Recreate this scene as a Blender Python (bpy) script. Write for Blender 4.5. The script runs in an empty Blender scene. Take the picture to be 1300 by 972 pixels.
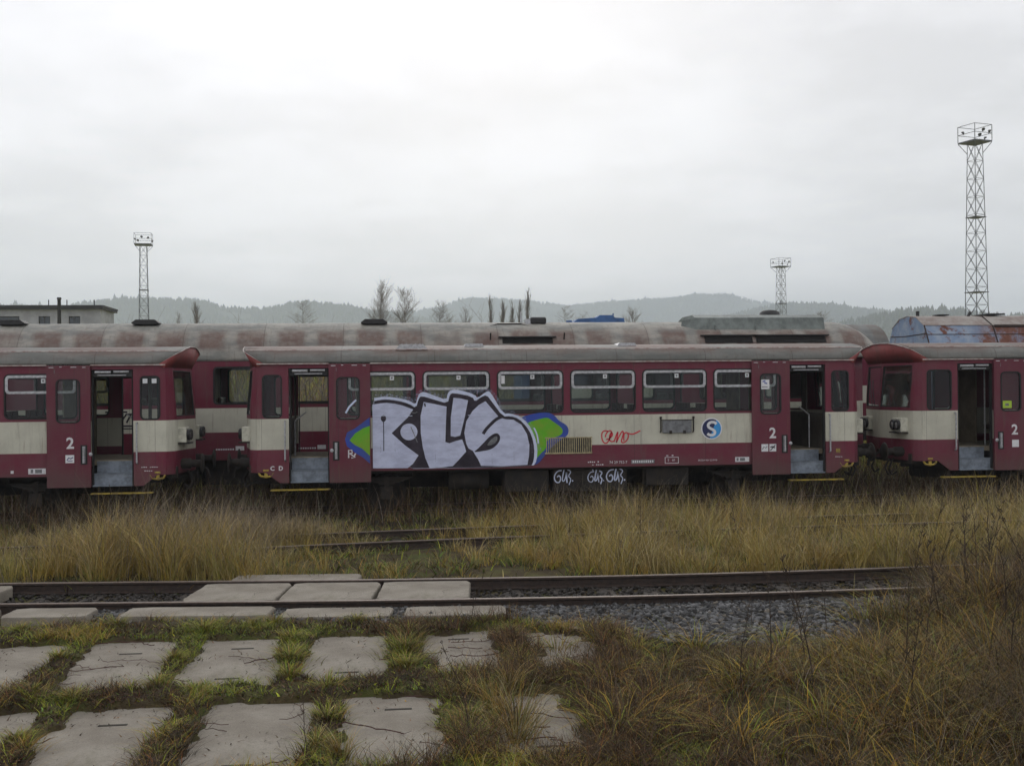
import bpy, math, random
import numpy as np
from mathutils import Vector, Matrix
random.seed(7); RNG = np.random.default_rng(11)
S = bpy.context.scene
COL = S.collection
PI = math.pi

# ------------------------------------------------------------------ materials
def nt(name):
    m = bpy.data.materials.new(name); m.use_nodes = True
    n = m.node_tree; n.nodes.clear()
    return m, n
def N(t, typ, **kw):
    n = t.nodes.new(typ)
    for k, v in kw.items():
        if hasattr(n, k): setattr(n, k, v)
    return n
def setin(n, **kw):
    for k, v in kw.items(): n.inputs[k.replace('_', ' ')].default_value = v
def mathn(t, op, a, b=None, clamp=False):
    n = N(t, 'ShaderNodeMath', operation=op); n.use_clamp = clamp
    for i, v in enumerate((a, b)):
        if v is None: continue
        if isinstance(v, (int, float)): n.inputs[i].default_value = v
        else: t.links.new(v, n.inputs[i])
    return n.outputs[0]
def mixc(t, f, a, b, bt='MIX'):
    n = N(t, 'ShaderNodeMix', data_type='RGBA', blend_type=bt)
    for i, v in ((0, f), (6, a), (7, b)):
        if isinstance(v, (int, float)): n.inputs[i].default_value = v
        elif isinstance(v, tuple): n.inputs[i].default_value = v if len(v) == 4 else (*v, 1)
        else: t.links.new(v, n.inputs[i])
    return n.outputs[2]
def noise(t, vec, scale=5, detail=4, rough=.6, st=(1, 1, 1)):
    mp = N(t, 'ShaderNodeMapping'); mp.inputs['Scale'].default_value = st
    t.links.new(vec, mp.inputs[0])
    n = N(t, 'ShaderNodeTexNoise'); setin(n, Scale=scale, Detail=detail, Roughness=rough)
    t.links.new(mp.outputs[0], n.inputs['Vector'])
    return n.outputs['Fac']
def ramp(t, f, lo, hi):
    n = N(t, 'ShaderNodeMapRange'); n.clamp = True; n.interpolation_type = 'SMOOTHSTEP'
    n.inputs[1].default_value = lo; n.inputs[2].default_value = hi
    t.links.new(f, n.inputs[0]); return n.outputs[0]
def finish(t, col, rough=.7, metal=0., bump=None, bs=.3, bd=.01, spec=.5):
    p = N(t, 'ShaderNodeBsdfPrincipled'); o = N(t, 'ShaderNodeOutputMaterial')
    if isinstance(col, tuple): p.inputs['Base Color'].default_value = (*col, 1)
    else: t.links.new(col, p.inputs['Base Color'])
    if isinstance(rough, (int, float)): p.inputs['Roughness'].default_value = rough
    else: t.links.new(rough, p.inputs['Roughness'])
    p.inputs['Metallic'].default_value = metal; p.inputs['Specular IOR Level'].default_value = spec
    if bump is not None:
        b = N(t, 'ShaderNodeBump'); setin(b, Strength=bs, Distance=bd)
        t.links.new(bump, b.inputs['Height']); t.links.new(b.outputs[0], p.inputs['Normal'])
    t.links.new(p.outputs[0], o.inputs[0])
def simple(name, c, rough=.7, metal=0., var=.25, scale=6., c2=None, spec=.5, st=(1, 1, 1), bs=.2, bd=.01):
    m, t = nt(name)
    tc = N(t, 'ShaderNodeTexCoord').outputs['Object']
    f = noise(t, tc, scale, 6, .65, st)
    c2 = c2 or tuple(v * (1 - var * 1.6) for v in c)
    col = mixc(t, ramp(t, f, .35, .68), c, c2)
    finish(t, col, rough, metal, f, bs, bd, spec)
    return m
def bands(name, ctop, cmid, z0, z1):
    m, t = nt(name)
    tc = N(t, 'ShaderNodeTexCoord').outputs['Object']
    sp = N(t, 'ShaderNodeSeparateXYZ'); t.links.new(tc, sp.inputs[0]); z = sp.outputs[2]
    a = mathn(t, 'GREATER_THAN', z, z0); b = mathn(t, 'LESS_THAN', z, z1)
    col = mixc(t, mathn(t, 'MULTIPLY', a, b), ctop, cmid)
    g = noise(t, tc, 1.1, 6, .62)
    col = mixc(t, mathn(t, 'MULTIPLY', ramp(t, g, .38, .72), .45), col, mixc(t, .55, col, (.13, .11, .10)))
    st = noise(t, tc, 3.2, 6, .7, (2.4, 2.4, .22))
    col = mixc(t, mathn(t, 'MULTIPLY', ramp(t, st, .52, .74), .42), col, (.11, .085, .07))
    sp2 = noise(t, tc, 26, 4, .6)
    col = mixc(t, mathn(t, 'MULTIPLY', ramp(t, sp2, .66, .73), .55), col, (.20, .10, .06))
    pj = mathn(t, 'LESS_THAN', mathn(t, 'FRACT', mathn(t, 'DIVIDE', mathn(t, 'ADD', sp.outputs[0], 49.87), 1.66)), .0055)
    col = mixc(t, mathn(t, 'MULTIPLY', pj, .55), col, (.05, .03, .03))
    rr_ = noise(t, tc, 5.5, 5, .7, (3.5, 3.5, .16))
    col = mixc(t, mathn(t, 'MULTIPLY', ramp(t, rr_, .60, .70), .5), col, (.16, .085, .05))
    low = ramp(t, z, 1.15, .62)
    col = mixc(t, mathn(t, 'MULTIPLY', low, mathn(t, 'MULTIPLY', st, .8)), col, (.085, .07, .055))
    finish(t, col, mathn(t, 'ADD', .38, mathn(t, 'MULTIPLY', g, .3)), 0, noise(t, tc, 1.3, 4), .5, .03, .35)
    return m
RED = (.150, .020, .042)
CREAM = (.58, .575, .475)
M = {}
M['paint'] = bands('faded_burgundy_and_cream_paint', RED, CREAM, 1.30, 1.975)
M['paint_rear'] = bands('burgundy_and_cream_coach_paint', (.15, .013, .036), CREAM, 1.52, 2.15)
M['door'] = bands('burgundy_door_paint', (.130, .022, .040), RED, 9, 10)
M['cap'] = simple('weathered_red_cap', (.24, .045, .045), .7, 0, .4, 2.5, (.15, .035, .03))
def roofmat(name, base, stain, zlo, zhi, per, amt, dusty):
    m, t = nt(name)
    tc = N(t, 'ShaderNodeTexCoord').outputs['Object']
    sp = N(t, 'ShaderNodeSeparateXYZ'); t.links.new(tc, sp.inputs[0])
    wob = mathn(t, 'MULTIPLY', noise(t, tc, 1.6, 5), 1.6)
    x = mathn(t, 'ADD', mathn(t, 'MULTIPLY', sp.outputs[0], 2 * PI / per), wob)
    per_ = mathn(t, 'ADD', .12, mathn(t, 'MULTIPLY', .88, ramp(t, mathn(t, 'COSINE', x), -1.0, -.1)))
    zz = mathn(t, 'ADD', sp.outputs[2], mathn(t, 'MULTIPLY', noise(t, tc, 1.3, 6), .22))
    band = mathn(t, 'MULTIPLY', ramp(t, zz, zlo, zlo + .22), ramp(t, zz, zhi, zhi - .22))
    big = ramp(t, noise(t, tc, .30, 4, .55), .24, .44)
    fine = mathn(t, 'ADD', .62, mathn(t, 'MULTIPLY', .38, ramp(t, noise(t, tc, 5, 7, .7), .35, .62)))
    k = mathn(t, 'MULTIPLY', mathn(t, 'MULTIPLY', mathn(t, 'MULTIPLY', per_, band), big), mathn(t, 'MULTIPLY', fine, amt))
    col = mixc(t, ramp(t, noise(t, tc, 2.3, 7, .7, (.6, 1, 2.2)), .34, .66), base, dusty)
    col = mixc(t, k, col, stain)
    col = mixc(t, mathn(t, 'MULTIPLY', ramp(t, noise(t, tc, 14, 6, .7, (1, 1, .3)), .58, .72), .5), col, (.10, .09, .08))
    run = noise(t, tc, 4.0, 6, .7, (3.2, 1, .25))
    col = mixc(t, mathn(t, 'MULTIPLY', ramp(t, run, .52, .72), .45), col, (.12, .085, .065))
    seam = mathn(t, 'LESS_THAN', mathn(t, 'FRACT', mathn(t, 'DIVIDE', mathn(t, 'ADD', sp.outputs[0], 50.3), 2.06)), .008)
    col = mixc(t, mathn(t, 'MULTIPLY', seam, .6), col, (.07, .055, .045))
    finish(t, col, .62, 0, noise(t, tc, 9, 5), .25, .012, .3)
    return m
M['roof'] = roofmat('weathered_grey_roof', (.205, .205, .19), (.15, .085, .065), 3.40, 4.6, 2.9, .8, (.135, .14, .13))
M['roof_rear'] = roofmat('rust_stained_cream_roof', (.34, .325, .285), (.115, .055, .042), 3.66, 4.38, 1.03, .78, (.19, .195, .18))
M['roof_dark'] = roofmat('grey_coach_roof', (.20, .21, .20), (.13, .09, .07), 3.8, 5.2, 1.3, .6, (.14, .15, .145))
M['gutter'] = simple('pale_gutter_lip', (.55, .50, .47), .5, 0, .4, 8, (.34, .22, .2))
M['alu'] = simple('dull_aluminium', (.50, .51, .53), .42, .55, .25, 20)
M['steel'] = simple('blue_grey_step_metal', (.24, .28, .33), .5, .25, .3, 5, spec=.4)
M['rubber'] = simple('black_rubber', (.018, .018, .018), .75, 0, .2, 12)
M['dark'] = simple('sooty_underframe', (.016, .014, .012), .85, 0, .4, 5, (.032, .024, .018))
M['black'] = simple('black_housing', (.02, .02, .021), .6, 0, .3, 10)
M['inner'] = simple('dark_interior_laminate', (.085, .075, .06), .6, 0, .3, 3)
M['inner_light'] = simple('beige_interior_laminate', (.26, .22, .15), .6, 0, .25, 3)
M['floor_in'] = simple('worn_beige_floor', (.30, .26, .19), .7, 0, .3, 7)
M['seat'] = simple('brown_seat_vinyl', (.075, .032, .026), .55, 0, .25, 6)
M['white'] = simple('white_marking_paint', (.72, .72, .74), .6, 0, .12, 20)
M['sticker'] = simple('white_sticker', (.75, .76, .78), .45, 0, .08, 20)
M['label_blue'] = simple('navy_print', (.02, .03, .16), .5, 0, .1, 20)
M['yellow'] = simple('worn_yellow_paint', (.46, .34, .04), .6, 0, .4, 9, (.16, .11, .04))
M['lime'] = simple('lime_sticker', (.42, .60, .05), .5, 0, .1, 20)
M['creambox'] = simple('cream_lamp_housing', CREAM, .55, 0, .3, 6)
M['grille'] = simple('beige_grille', (.45, .38, .22), .6, 0, .3, 14)
M['greybox'] = simple('grey_route_board', (.22, .23, .24), .55, .2, .3, 8)
M['lens'] = simple('lamp_lens', (.30, .30, .30), .15, 0, .2, 10, (.06, .05, .05))
M['lav'] = simple('pale_lavender_spray', (.57, .61, .78), .6, 0, .12, 3.0, (.44, .47, .62), .3, (1, 1, 2.4), .05)
M['overspray'] = None
m, t = nt('spray_mist'); tc = N(t, 'ShaderNodeTexCoord').outputs['Object']
tr_ = N(t, 'ShaderNodeBsdfTransparent'); df_ = N(t, 'ShaderNodeBsdfDiffuse'); df_.inputs[0].default_value = (.5, .55, .75, 1)
mx_ = N(t, 'ShaderNodeMixShader'); t.links.new(mathn(t, 'MULTIPLY', ramp(t, noise(t, tc, 24, 6, .8), .46, .62), .45), mx_.inputs[0]); t.links.new(tr_.outputs[0], mx_.inputs[1]); t.links.new(df_.outputs[0], mx_.inputs[2])
mo_ = N(t, 'ShaderNodeOutputMaterial'); t.links.new(mx_.outputs[0], mo_.inputs[0]); M['overspray'] = m
M['halo'] = simple('light_blue_white_spray', (.62, .68, .86), .6, 0, .12, 5, spec=.3)
M['gblack'] = simple('black_spray', (.018, .014, .022), .55, 0, .5, 3.4, (.045, .035, .05), .3)
M['gblue'] = simple('blue_spray', (.035, .075, .40), .6, 0, .3, 3, (.05, .08, .26), .3)
M['ggreen'] = simple('green_spray', (.12, .42, .02), .6, 0, .3, 3.5, (.20, .36, .03), .3)
M['gred'] = simple('red_spray', (.62, .035, .06), .6, 0, .1, 6, spec=.3)
M['lightblue'] = simple('light_blue_print', (.04, .32, .72), .5, 0, .08, 10)
M['navy'] = simple('navy_blue_print', (.012, .02, .09), .5, 0, .08, 10)
M['rail'] = simple('rusty_rail_steel', (.055, .036, .027), .7, .2, .5, 18, (.028, .021, .018))
M['railhead'] = simple('worn_rail_head', (.17, .135, .11), .42, .5, .35, 30, (.10, .07, .055))
M['tie'] = simple('old_sleeper_timber', (.055, .043, .033), .9, 0, .4, 9)
M['mast'] = simple('grey_mast_steel', (.10, .11, .125), .6, .2, .25, 1.5)
M['bark'] = simple('grey_bark', (.085, .07, .06), .9, 0, .4, 3)
M['birch'] = simple('pale_bark', (.20, .18, .17), .9, 0, .5, 3)
M['twig'] = simple('bare_twigs', (.22, .19, .17), .9, 0, .3, 1)
M['render_wall'] = simple('grey_rendered_wall', (.36, .37, .40), .9, 0, .2, .8)
M['roofdk'] = simple('dark_roof_edge', (.045, .045, .05), .8, 0, .3, 2)
M['winglass'] = simple('dark_window_glass', (.03, .045, .06), .12, 0, .3, 1)
M['leaf_dead'] = simple('dead_weed_stem', (.060, .040, .026), .9, 0, .4, 9)

def glass(name, tint, dirt, rough=.03):
    m, t = nt(name)
    tc = N(t, 'ShaderNodeTexCoord').outputs['Object']
    tr = N(t, 'ShaderNodeBsdfTransparent'); tr.inputs[0].default_value = (*tint, 1)
    gl = N(t, 'ShaderNodeBsdfGlossy'); gl.inputs['Roughness'].default_value = rough; gl.inputs[0].default_value = (.8, .85, .9, 1)
    df = N(t, 'ShaderNodeBsdfDiffuse'); df.inputs[0].default_value = (.20, .18, .15, 1)
    fr = N(t, 'ShaderNodeFresnel'); fr.inputs[0].default_value = 1.24
    a = N(t, 'ShaderNodeMixShader'); t.links.new(fr.outputs[0], a.inputs[0]); t.links.new(tr.outputs[0], a.inputs[1]); t.links.new(gl.outputs[0], a.inputs[2])
    b = N(t, 'ShaderNodeMixShader'); f = mathn(t, 'MULTIPLY', ramp(t, noise(t, tc, 1.7, 5), .25, .8), dirt)
    t.links.new(f, b.inputs[0]); t.links.new(a.outputs[0], b.inputs[1]); t.links.new(df.outputs[0], b.inputs[2])
    o = N(t, 'ShaderNodeOutputMaterial'); t.links.new(b.outputs[0], o.inputs[0])
    return m
M['glass'] = glass('dusty_window_glass', (.86, .88, .87), .018)
M['glass_front'] = glass('dirty_windscreen_glass', (.66, .66, .60), .30, .06)

def attrmat(name, rough=.8, noise_amt=.3, nscale=8, trans=0):
    m, t = nt(name)
    a = N(t, 'ShaderNodeAttribute'); a.attribute_name = 'col'
    tc = N(t, 'ShaderNodeTexCoord').outputs['Object']
    f = noise(t, tc, nscale, 5, .65)
    col = mixc(t, mathn(t, 'MULTIPLY', ramp(t, f, .3, .7), noise_amt), a.outputs[0], (.02, .017, .012))
    finish(t, col, rough, 0, None, spec=.2)
    return m
M['blade'] = attrmat('dry_and_green_grass_blades', .75, .0)
M['stone'] = attrmat('crushed_ballast_stone', .8, .35, 40)

# ------------------------------------------------------------------ mesh helpers
class MB:
    def __init__(s): s.v = []; s.f = []; s.mi = []; s.cur = 0
    def add(s, vs, fs):
        o = len(s.v); s.v += [tuple(v) for v in vs]
        s.f += [tuple(i + o for i in f) for f in fs]; s.mi += [s.cur] * len(fs)
    def box(s, x0, x1, y0, y1, z0, z1):
        s.add([(x0, y0, z0), (x1, y0, z0), (x1, y1, z0), (x0, y1, z0), (x0, y0, z1), (x1, y0, z1), (x1, y1, z1), (x0, y1, z1)],
              [(0, 3, 2, 1), (4, 5, 6, 7), (0, 1, 5, 4), (1, 2, 6, 5), (2, 3, 7, 6), (3, 0, 4, 7)])
        return s
    def tube(s, p, q, r, r2=None, n=8, cap=True):
        p = Vector(p); q = Vector(q); r2 = r if r2 is None else r2
        d = (q - p)
        if d.length < 1e-6: return s
        d.normalize(); a = d.orthogonal().normalized(); b = d.cross(a)
        vs = []
        for c, rr in ((p, r), (q, r2)):
            for k in range(n):
                w = 2 * PI * k / n; vs.append(c + (a * math.cos(w) + b * math.sin(w)) * rr)
        fs = [(k, (k + 1) % n, n + (k + 1) % n, n + k) for k in range(n)]
        if cap: fs += [tuple(range(n - 1, -1, -1)), tuple(range(n, 2 * n))]
        s.add(vs, fs); return s
    def path(s, pts, r, n=6):
        for a, b in zip(pts, pts[1:]): s.tube(a, b, r, r, n)
        return s
    def prism(s, poly, f, a, b):
        """poly = list of 2-D points, f(u, v, w) -> xyz, extruded w from a to b"""
        n = len(poly)
        s.add([f(u, v, a) for u, v in poly] + [f(u, v, b) for u, v in poly],
              [tuple(range(n)), tuple(range(2 * n - 1, n - 1, -1))] + [(k, n + k, n + (k + 1) % n, (k + 1) % n) for k in range(n)])
        return s
    def lathe(s, prof, c, axis='Z', n=16):
        vs = []
        for r, h in prof:
            for k in range(n):
                w = 2 * PI * k / n; x, y = r * math.cos(w), r * math.sin(w)
                vs.append((c[0] + x, c[1] + y, c[2] + h) if axis == 'Z' else (c[0] + x, c[1] + h, c[2] + y) if axis == 'Y' else (c[0] + h, c[1] + x, c[2] + y))
        fs = [(i * n + k, i * n + (k + 1) % n, (i + 1) * n + (k + 1) % n, (i + 1) * n + k) for i in range(len(prof) - 1) for k in range(n)]
        s.add(vs, fs + [tuple(range(n)), tuple(range((len(prof) - 1) * n, len(prof) * n))]); return s
    def grid(s, rows):
        m = len(rows[0]); vs = [p for r in rows for p in r]
        s.add(vs, [(i * m + j, i * m + j + 1, (i + 1) * m + j + 1, (i + 1) * m + j) for i in range(len(rows) - 1) for j in range(m - 1)]); return s
    def build(s, name, mats, parent=None, smooth=False, bevel=0, solid=0):
        me = bpy.data.meshes.new(name); me.from_pydata(s.v, [], s.f)
        if not isinstance(mats, (list, tuple)): mats = [mats]
        for m in mats: me.materials.append(M[m] if isinstance(m, str) else m)
        me.polygons.foreach_set('material_index', s.mi)
        if smooth: me.polygons.foreach_set('use_smooth', [True] * len(s.f))
        me.update()
        return link(name, me, parent, bevel, solid, smooth)
def link(name, me, parent=None, bevel=0, solid=0, smooth=False):
    o = bpy.data.objects.new(name, me); COL.objects.link(o)
    if parent: o.parent = parent
    if solid:
        md = o.modifiers.new('thick', 'SOLIDIFY'); md.thickness = solid; md.offset = 0
    if bevel:
        md = o.modifiers.new('edge', 'BEVEL'); md.width = bevel; md.segments = 2; md.limit_method = 'ANGLE'; md.angle_limit = .6
    return o
def tag(o, label=None, cat=None, group=None, kind=None):
    for k, v in (('label', label), ('category', cat), ('group', group), ('kind', kind)):
        if v: o[k] = v
    return o
def thing(name, loc, label, cat, group=None, rz=0):
    o = bpy.data.objects.new(name, None); COL.objects.link(o); o.location = loc; o.rotation_euler = (0, 0, rz)
    o.empty_display_size = .3
    return tag(o, label, cat, group)
def rrect(x0, x1, z0, z1, r, n=5):
    out = []
    for cx, cz, a0 in ((x1 - r, z1 - r, 0), (x0 + r, z1 - r, 90), (x0 + r, z0 + r, 180), (x1 - r, z0 + r, 270)):
        for k in range(n + 1):
            a = math.radians(a0 + 90 * k / n); out.append((cx + r * math.cos(a), cz + r * math.sin(a)))
    return out
def plate_mesh(name, loops, y0, t, mat, flip=False):
    """flat plate in the XZ plane with holes, from y0 to y0+t (mirrored to -y when flip)"""
    cu = bpy.data.curves.new(name, 'CURVE'); cu.dimensions = '2D'; cu.fill_mode = 'BOTH'; cu.extrude = t / 2
    for lp in loops:
        sp = cu.splines.new('POLY'); sp.points.add(len(lp) - 1); sp.use_cyclic_u = True
        for p, (a, b) in zip(sp.points, lp): p.co = (a, b, 0, 1)
    ob = bpy.data.objects.new('tmp', cu); COL.objects.link(ob)
    me = bpy.data.meshes.new_from_object(ob)
    bpy.data.objects.remove(ob); bpy.data.curves.remove(cu)
    sg = -1 if flip else 1
    n = len(me.vertices); co = np.empty(n * 3); me.vertices.foreach_get('co', co); co = co.reshape(-1, 3)
    new = np.stack([co[:, 0], sg * (y0 + t / 2 - co[:, 2]), co[:, 1]], 1)
    me.vertices.foreach_set('co', new.ravel()); me.name = name
    me.materials.clear(); me.materials.append(M[mat] if isinstance(mat, str) else mat)
    for p in me.polygons: p.use_smooth = False
    me.update()
    return me
def plate(name, loops, y0, t, mat, parent, flip=False):
    return link(name, plate_mesh(name, loops, y0, t, mat, flip), parent)
def text_mesh(txt, size, x, z, y, mat, align='CENTER', sx=1.0, bold=0):
    cu = bpy.data.curves.new('txt', 'FONT'); cu.body = txt; cu.size = size; cu.align_x = align; cu.align_y = 'CENTER'; cu.resolution_u = 3
    cu.offset = bold
    ob = bpy.data.objects.new('tmp', cu); COL.objects.link(ob)
    me = bpy.data.meshes.new_from_object(ob); bpy.data.objects.remove(ob)
    for v in me.vertices: v.co = (x + v.co.x * sx, y, z + v.co.y)
    me.materials.clear(); me.materials.append(M[mat])
    return me
def join_meshes(name, mes, parent):
    mb = MB(); mats = []
    for me in mes:
        m = me.materials[0]
        if m not in mats: mats.append(m)
        mb.cur = mats.index(m)
        mb.add([tuple(v.co) for v in me.vertices], [tuple(p.vertices) for p in me.polygons])
    o = mb.build(name, mats, parent)
    for me in mes: bpy.data.meshes.remove(me)
    return o
def quad_mesh(x0, x1, z0, z1, y, mat, th=.003):
    mb = MB(); mb.box(x0, x1, y, y + th, z0, z1); me = bpy.data.meshes.new('q'); me.from_pydata(mb.v, [], mb.f); me.materials.append(M[mat]); return me
def smoothpoly(pts, it=2, closed=True):
    for _ in range(it):
        q = []; n = len(pts)
        for i in range(n if closed else n - 1):
            a = pts[i]; b = pts[(i + 1) % n]
            q += [(a[0] * .75 + b[0] * .25, a[1] * .75 + b[1] * .25), (a[0] * .25 + b[0] * .75, a[1] * .25 + b[1] * .75)]
        pts = q if closed else [pts[0]] + q + [pts[-1]]
    return pts
def stroke_loop(pts, w):
    pts = [Vector(p) for p in pts]; L = []; R = []
    for i, p in enumerate(pts):
        d = (pts[min(i + 1, len(pts) - 1)] - pts[max(i - 1, 0)])
        if d.length < 1e-9: continue
        d.normalize(); nn = Vector((-d.y, d.x)) * w / 2
        L.append(tuple(p + nn)); R.append(tuple(p - nn))
    return L, R
def stroke_mesh(pts, w, y, mat, th=.002):
    L, R = stroke_loop(pts, w); mb = MB()
    mb.add([(a, y, b) for a, b in L] + [(a, y, b) for a, b in R], [(i, i + 1, len(L) + i + 1, len(L) + i) for i in range(len(L) - 1)])
    me = bpy.data.meshes.new('s'); me.from_pydata(mb.v, [], mb.f); me.materials.append(M[mat]); return me

# ------------------------------------------------------------------ numpy noise + ground height
def vnoise(x, y, seed=0):
    xi = np.floor(x).astype(np.int64); yi = np.floor(y).astype(np.int64); xf = x - xi; yf = y - yi
    def h(a, b):
        n = (a * 374761393 + b * 668265263 + seed * 974634777) & 0x7fffffff
        n = ((n ^ (n >> 13)) * 1274126177) & 0x7fffffff
        return ((n ^ (n >> 16)) & 0xffff) / 65535.0
    u = xf * xf * (3 - 2 * xf); v = yf * yf * (3 - 2 * yf)
    return (h(xi, yi) * (1 - u) + h(xi + 1, yi) * u) * (1 - v) + (h(xi, yi + 1) * (1 - u) + h(xi + 1, yi + 1) * u) * v
def fbm(x, y, o=4, seed=0):
    s = 0; a = .5; t = 0
    for k in range(o): s = s + a * vnoise(x * 2 ** k, y * 2 ** k, seed + k); t += a; a *= .5
    return s / t
def sm(a, b, x): 
    t = np.clip((x - a) / (b - a), 0, 1); return t * t * (3 - 2 * t)
FAR_X = [-60, -14, -5.2, -2.0, 1.2, 5.5, 8.6, 14, 60]; FAR_Y = [19, 16.6, 16.0, 15.6, 15.22, 15.02, 15.2, 15.8, 24]
def spl(xs, ys, x):
    # smooth interpolation: linear interp then blur by averaging neighbours
    return sum(np.interp(x + d, xs, ys) for d in (-2.4, -1.6, -.8, 0, .8, 1.6, 2.4)) / 7
def far_rail(x): return spl(FAR_X, FAR_Y, x)
MID_X = [-60, -6, -1.4, 1.7, 6, 10.8, 20, 60]; MID_Y = [12, 18.5, 19.3, 19.7, 20.1, 20.3, 20.5, 21]
def mid_rail(x): return spl(MID_X, MID_Y, x)
# foreground paving: (x centre, y0, y1, width)
SLABS = []
for r, (y0, y1, xs) in enumerate([(5.45, 7.4, [-1.55, -.45, .65, 1.75]), (7.62, 9.62, [-3.2, -2.12, -1.02, .1, 1.2]), (10.02, 12.08, [-4.7, -3.62, -2.5, -1.42, -.34, .76, 1.72])]):
    for c, x in enumerate(xs): SLABS.append((r, c, x, y0, y1, .98))
def slab_dist(x, y):
    """signed distance inside nearest slab (positive inside)"""
    d = np.full(np.shape(x), -9.)
    for r, c, cx, y0, y1, w in SLABS:
        dd = np.minimum(np.minimum(x - (cx - w / 2), cx + w / 2 - x), np.minimum(y - y0, y1 - y))
        d = np.maximum(d, dd)
    return d
def gravel_mask(x, y):
    ymin = np.interp(x, [-3, 0, 1.2, 2, 3, 4, 4.8, 5.8, 7.0], [13.1, 12.7, 12.55, 11.7, 10.95, 10.7, 10.9, 12.0, 13.6])
    n = (fbm(x * 2.2, y * 2.2, 3, 5) - .5) * .9
    return (y > ymin + n) & (y < far_rail(x) + .5) & (x > -3.4 + n) & (x < 7.2 + n * 2)
def grow(x, y):
    """how far the weeds have crept over the paving, 0..1"""
    return .5 * fbm(x * 1.6 + 3, y * 1.6, 3, 9) + .5 * fbm(x * 6.5, y * 6.5, 4, 12) + .02
def gz(x, y):
    x = np.asarray(x, float); y = np.asarray(y, float)
    z = -.10 + (fbm(x * .8, y * .8, 4, 1) - .5) * .10
    sd = slab_dist(x, y)
    g = grow(x, y)
    creep = (.03 + .42 * np.clip(g - .36, 0, 1) + .20 * sm(-.6, .8, x) * np.clip(g - .2, 0, 1))          # creeping width over the slab edge
    creep = creep + .5 * sm(.9, 1.9, x) * np.clip(g - .30, 0, 1)
    edge = sm(-creep - .02, -creep + .06, -sd)
    zs = -.045 + edge * (.070 + .08 * (fbm(x * 7, y * 7, 3, 3) - .35))
    fore = sm(13.3, 12.9, y) * sm(2.9, 2.1, x) * (1 - gravel_mask(x, y))
    z = z * (1 - fore) + zs * fore
    right = sm(2.0, 3.2, x) * sm(12.4, 11.2, y)
    z = z + right * (.12 + .16 * (fbm(x * .9, y * .9, 3, 21) - .4))
    gm = sm(.9, 1.3, (y - 12.2) + 0 * x) * sm(.1, -.3, y - far_rail(x) - .9)
    z = z * (1 - gm) + gm * (-.115 + (fbm(x * 3, y * 3, 3, 2) - .5) * .04)
    bt_ = sm(-1.42, -1.30, y - far_rail(x)) * sm(.5, .1, y - far_rail(x)); z = z * (1 - bt_) + bt_ * (-.155 + (fbm(x * 3, y * 3, 3, 2) - .5) * .03)
    back = sm(17, 24, y); z = z - back * .18
    bank = sm(42.5, 56, y); z = z * (1 - bank) + bank * (3.3 + (fbm(x * .15, y * .15, 3, 4) - .5) * 1.0)
    return z

def np_mesh(name, V, F, mats, colors=None, parent=None, smooth=False, nv=4):
    me = bpy.data.meshes.new(name); n = len(F)
    me.vertices.add(len(V)); me.vertices.foreach_set('co', np.ascontiguousarray(V, np.float32).ravel())
    me.loops.add(n * nv); me.loops.foreach_set('vertex_index', np.ascontiguousarray(F, np.int32).ravel())
    me.polygons.add(n); me.polygons.foreach_set('loop_start', np.arange(0, n * nv, nv, dtype=np.int32))
    me.polygons.foreach_set('loop_total', np.full(n, nv, np.int32))
    if smooth: me.polygons.foreach_set('use_smooth', np.ones(n, bool))
    for m in (mats if isinstance(mats, list) else [mats]): me.materials.append(M[m] if isinstance(m, str) else m)
    if colors is not None:
        at = me.color_attributes.new('col', 'FLOAT_COLOR', 'POINT')
        at.data.foreach_set('color', np.ascontiguousarray(np.concatenate([colors, np.ones((len(colors), 1))], 1), np.float32).ravel())
    me.update(calc_edges=True)
    return link(name, me, parent)
def grid_faces(nx, ny):
    i, j = np.meshgrid(np.arange(ny - 1), np.arange(nx - 1), indexing='ij'); a = (i * nx + j).ravel()
    return np.stack([a, a + 1, a + nx + 1, a + nx], 1)

# ================================================================== SETTING: ground, hills, sky
def graded(lo, a, b, hi, fine, g=1.18):
    mid = list(np.arange(a, b + fine / 2, fine)); L = []; x = a; s = fine
    while x > lo: s *= g; x -= s; L.append(x)
    H = []; x = mid[-1]; s = fine
    while x < hi: s *= g; x += s; H.append(x)
    return np.array(L[::-1] + mid + H)
gx = graded(-3900, -5.4, 7.5, 4000, .05, 1.13); gy = np.concatenate([graded(-30, 7.2, 12.8, 12.81, .045, 1.2), graded(12.8, 12.9, 22, 4500, .16, 1.09)[1:]])
gy = np.unique(np.round(gy, 4))
GX, GY = np.meshgrid(gx, gy)
GZ = gz(GX, GY)
m, t = nt('soil_moss_and_leaf_litter')
tc = N(t, 'ShaderNodeTexCoord').outputs['Object']
c = mixc(t, ramp(t, noise(t, tc, 2.2, 7, .7), .38, .62), (.050, .037, .024), (.085, .075, .030))
c = mixc(t, mathn(t, 'MULTIPLY', ramp(t, noise(t, tc, 1.1, 5, .6), .5, .66), .75), c, (.065, .085, .022))
c = mixc(t, mathn(t, 'MULTIPLY', ramp(t, noise(t, tc, 30, 5, .7), .5, .7), .6), c, (.125, .085, .045))
sp_ = N(t, 'ShaderNodeSeparateXYZ'); t.links.new(tc, sp_.inputs[0])
bank = ramp(t, sp_.outputs[1], 42, 46)
under_shade = mathn(t, 'MULTIPLY', ramp(t, sp_.outputs[1], 22.6, 24.2), ramp(t, sp_.outputs[1], 43, 41))  # shade under and behind the trains, put into the soil colour
c = mixc(t, mathn(t, 'MULTIPLY', under_shade, .85), c, (.026, .021, .016))
c = mixc(t, bank, c, mixc(t, ramp(t, noise(t, tc, .5, 5, .65), .35, .65), (.34, .31, .07), (.22, .21, .06)))
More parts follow.
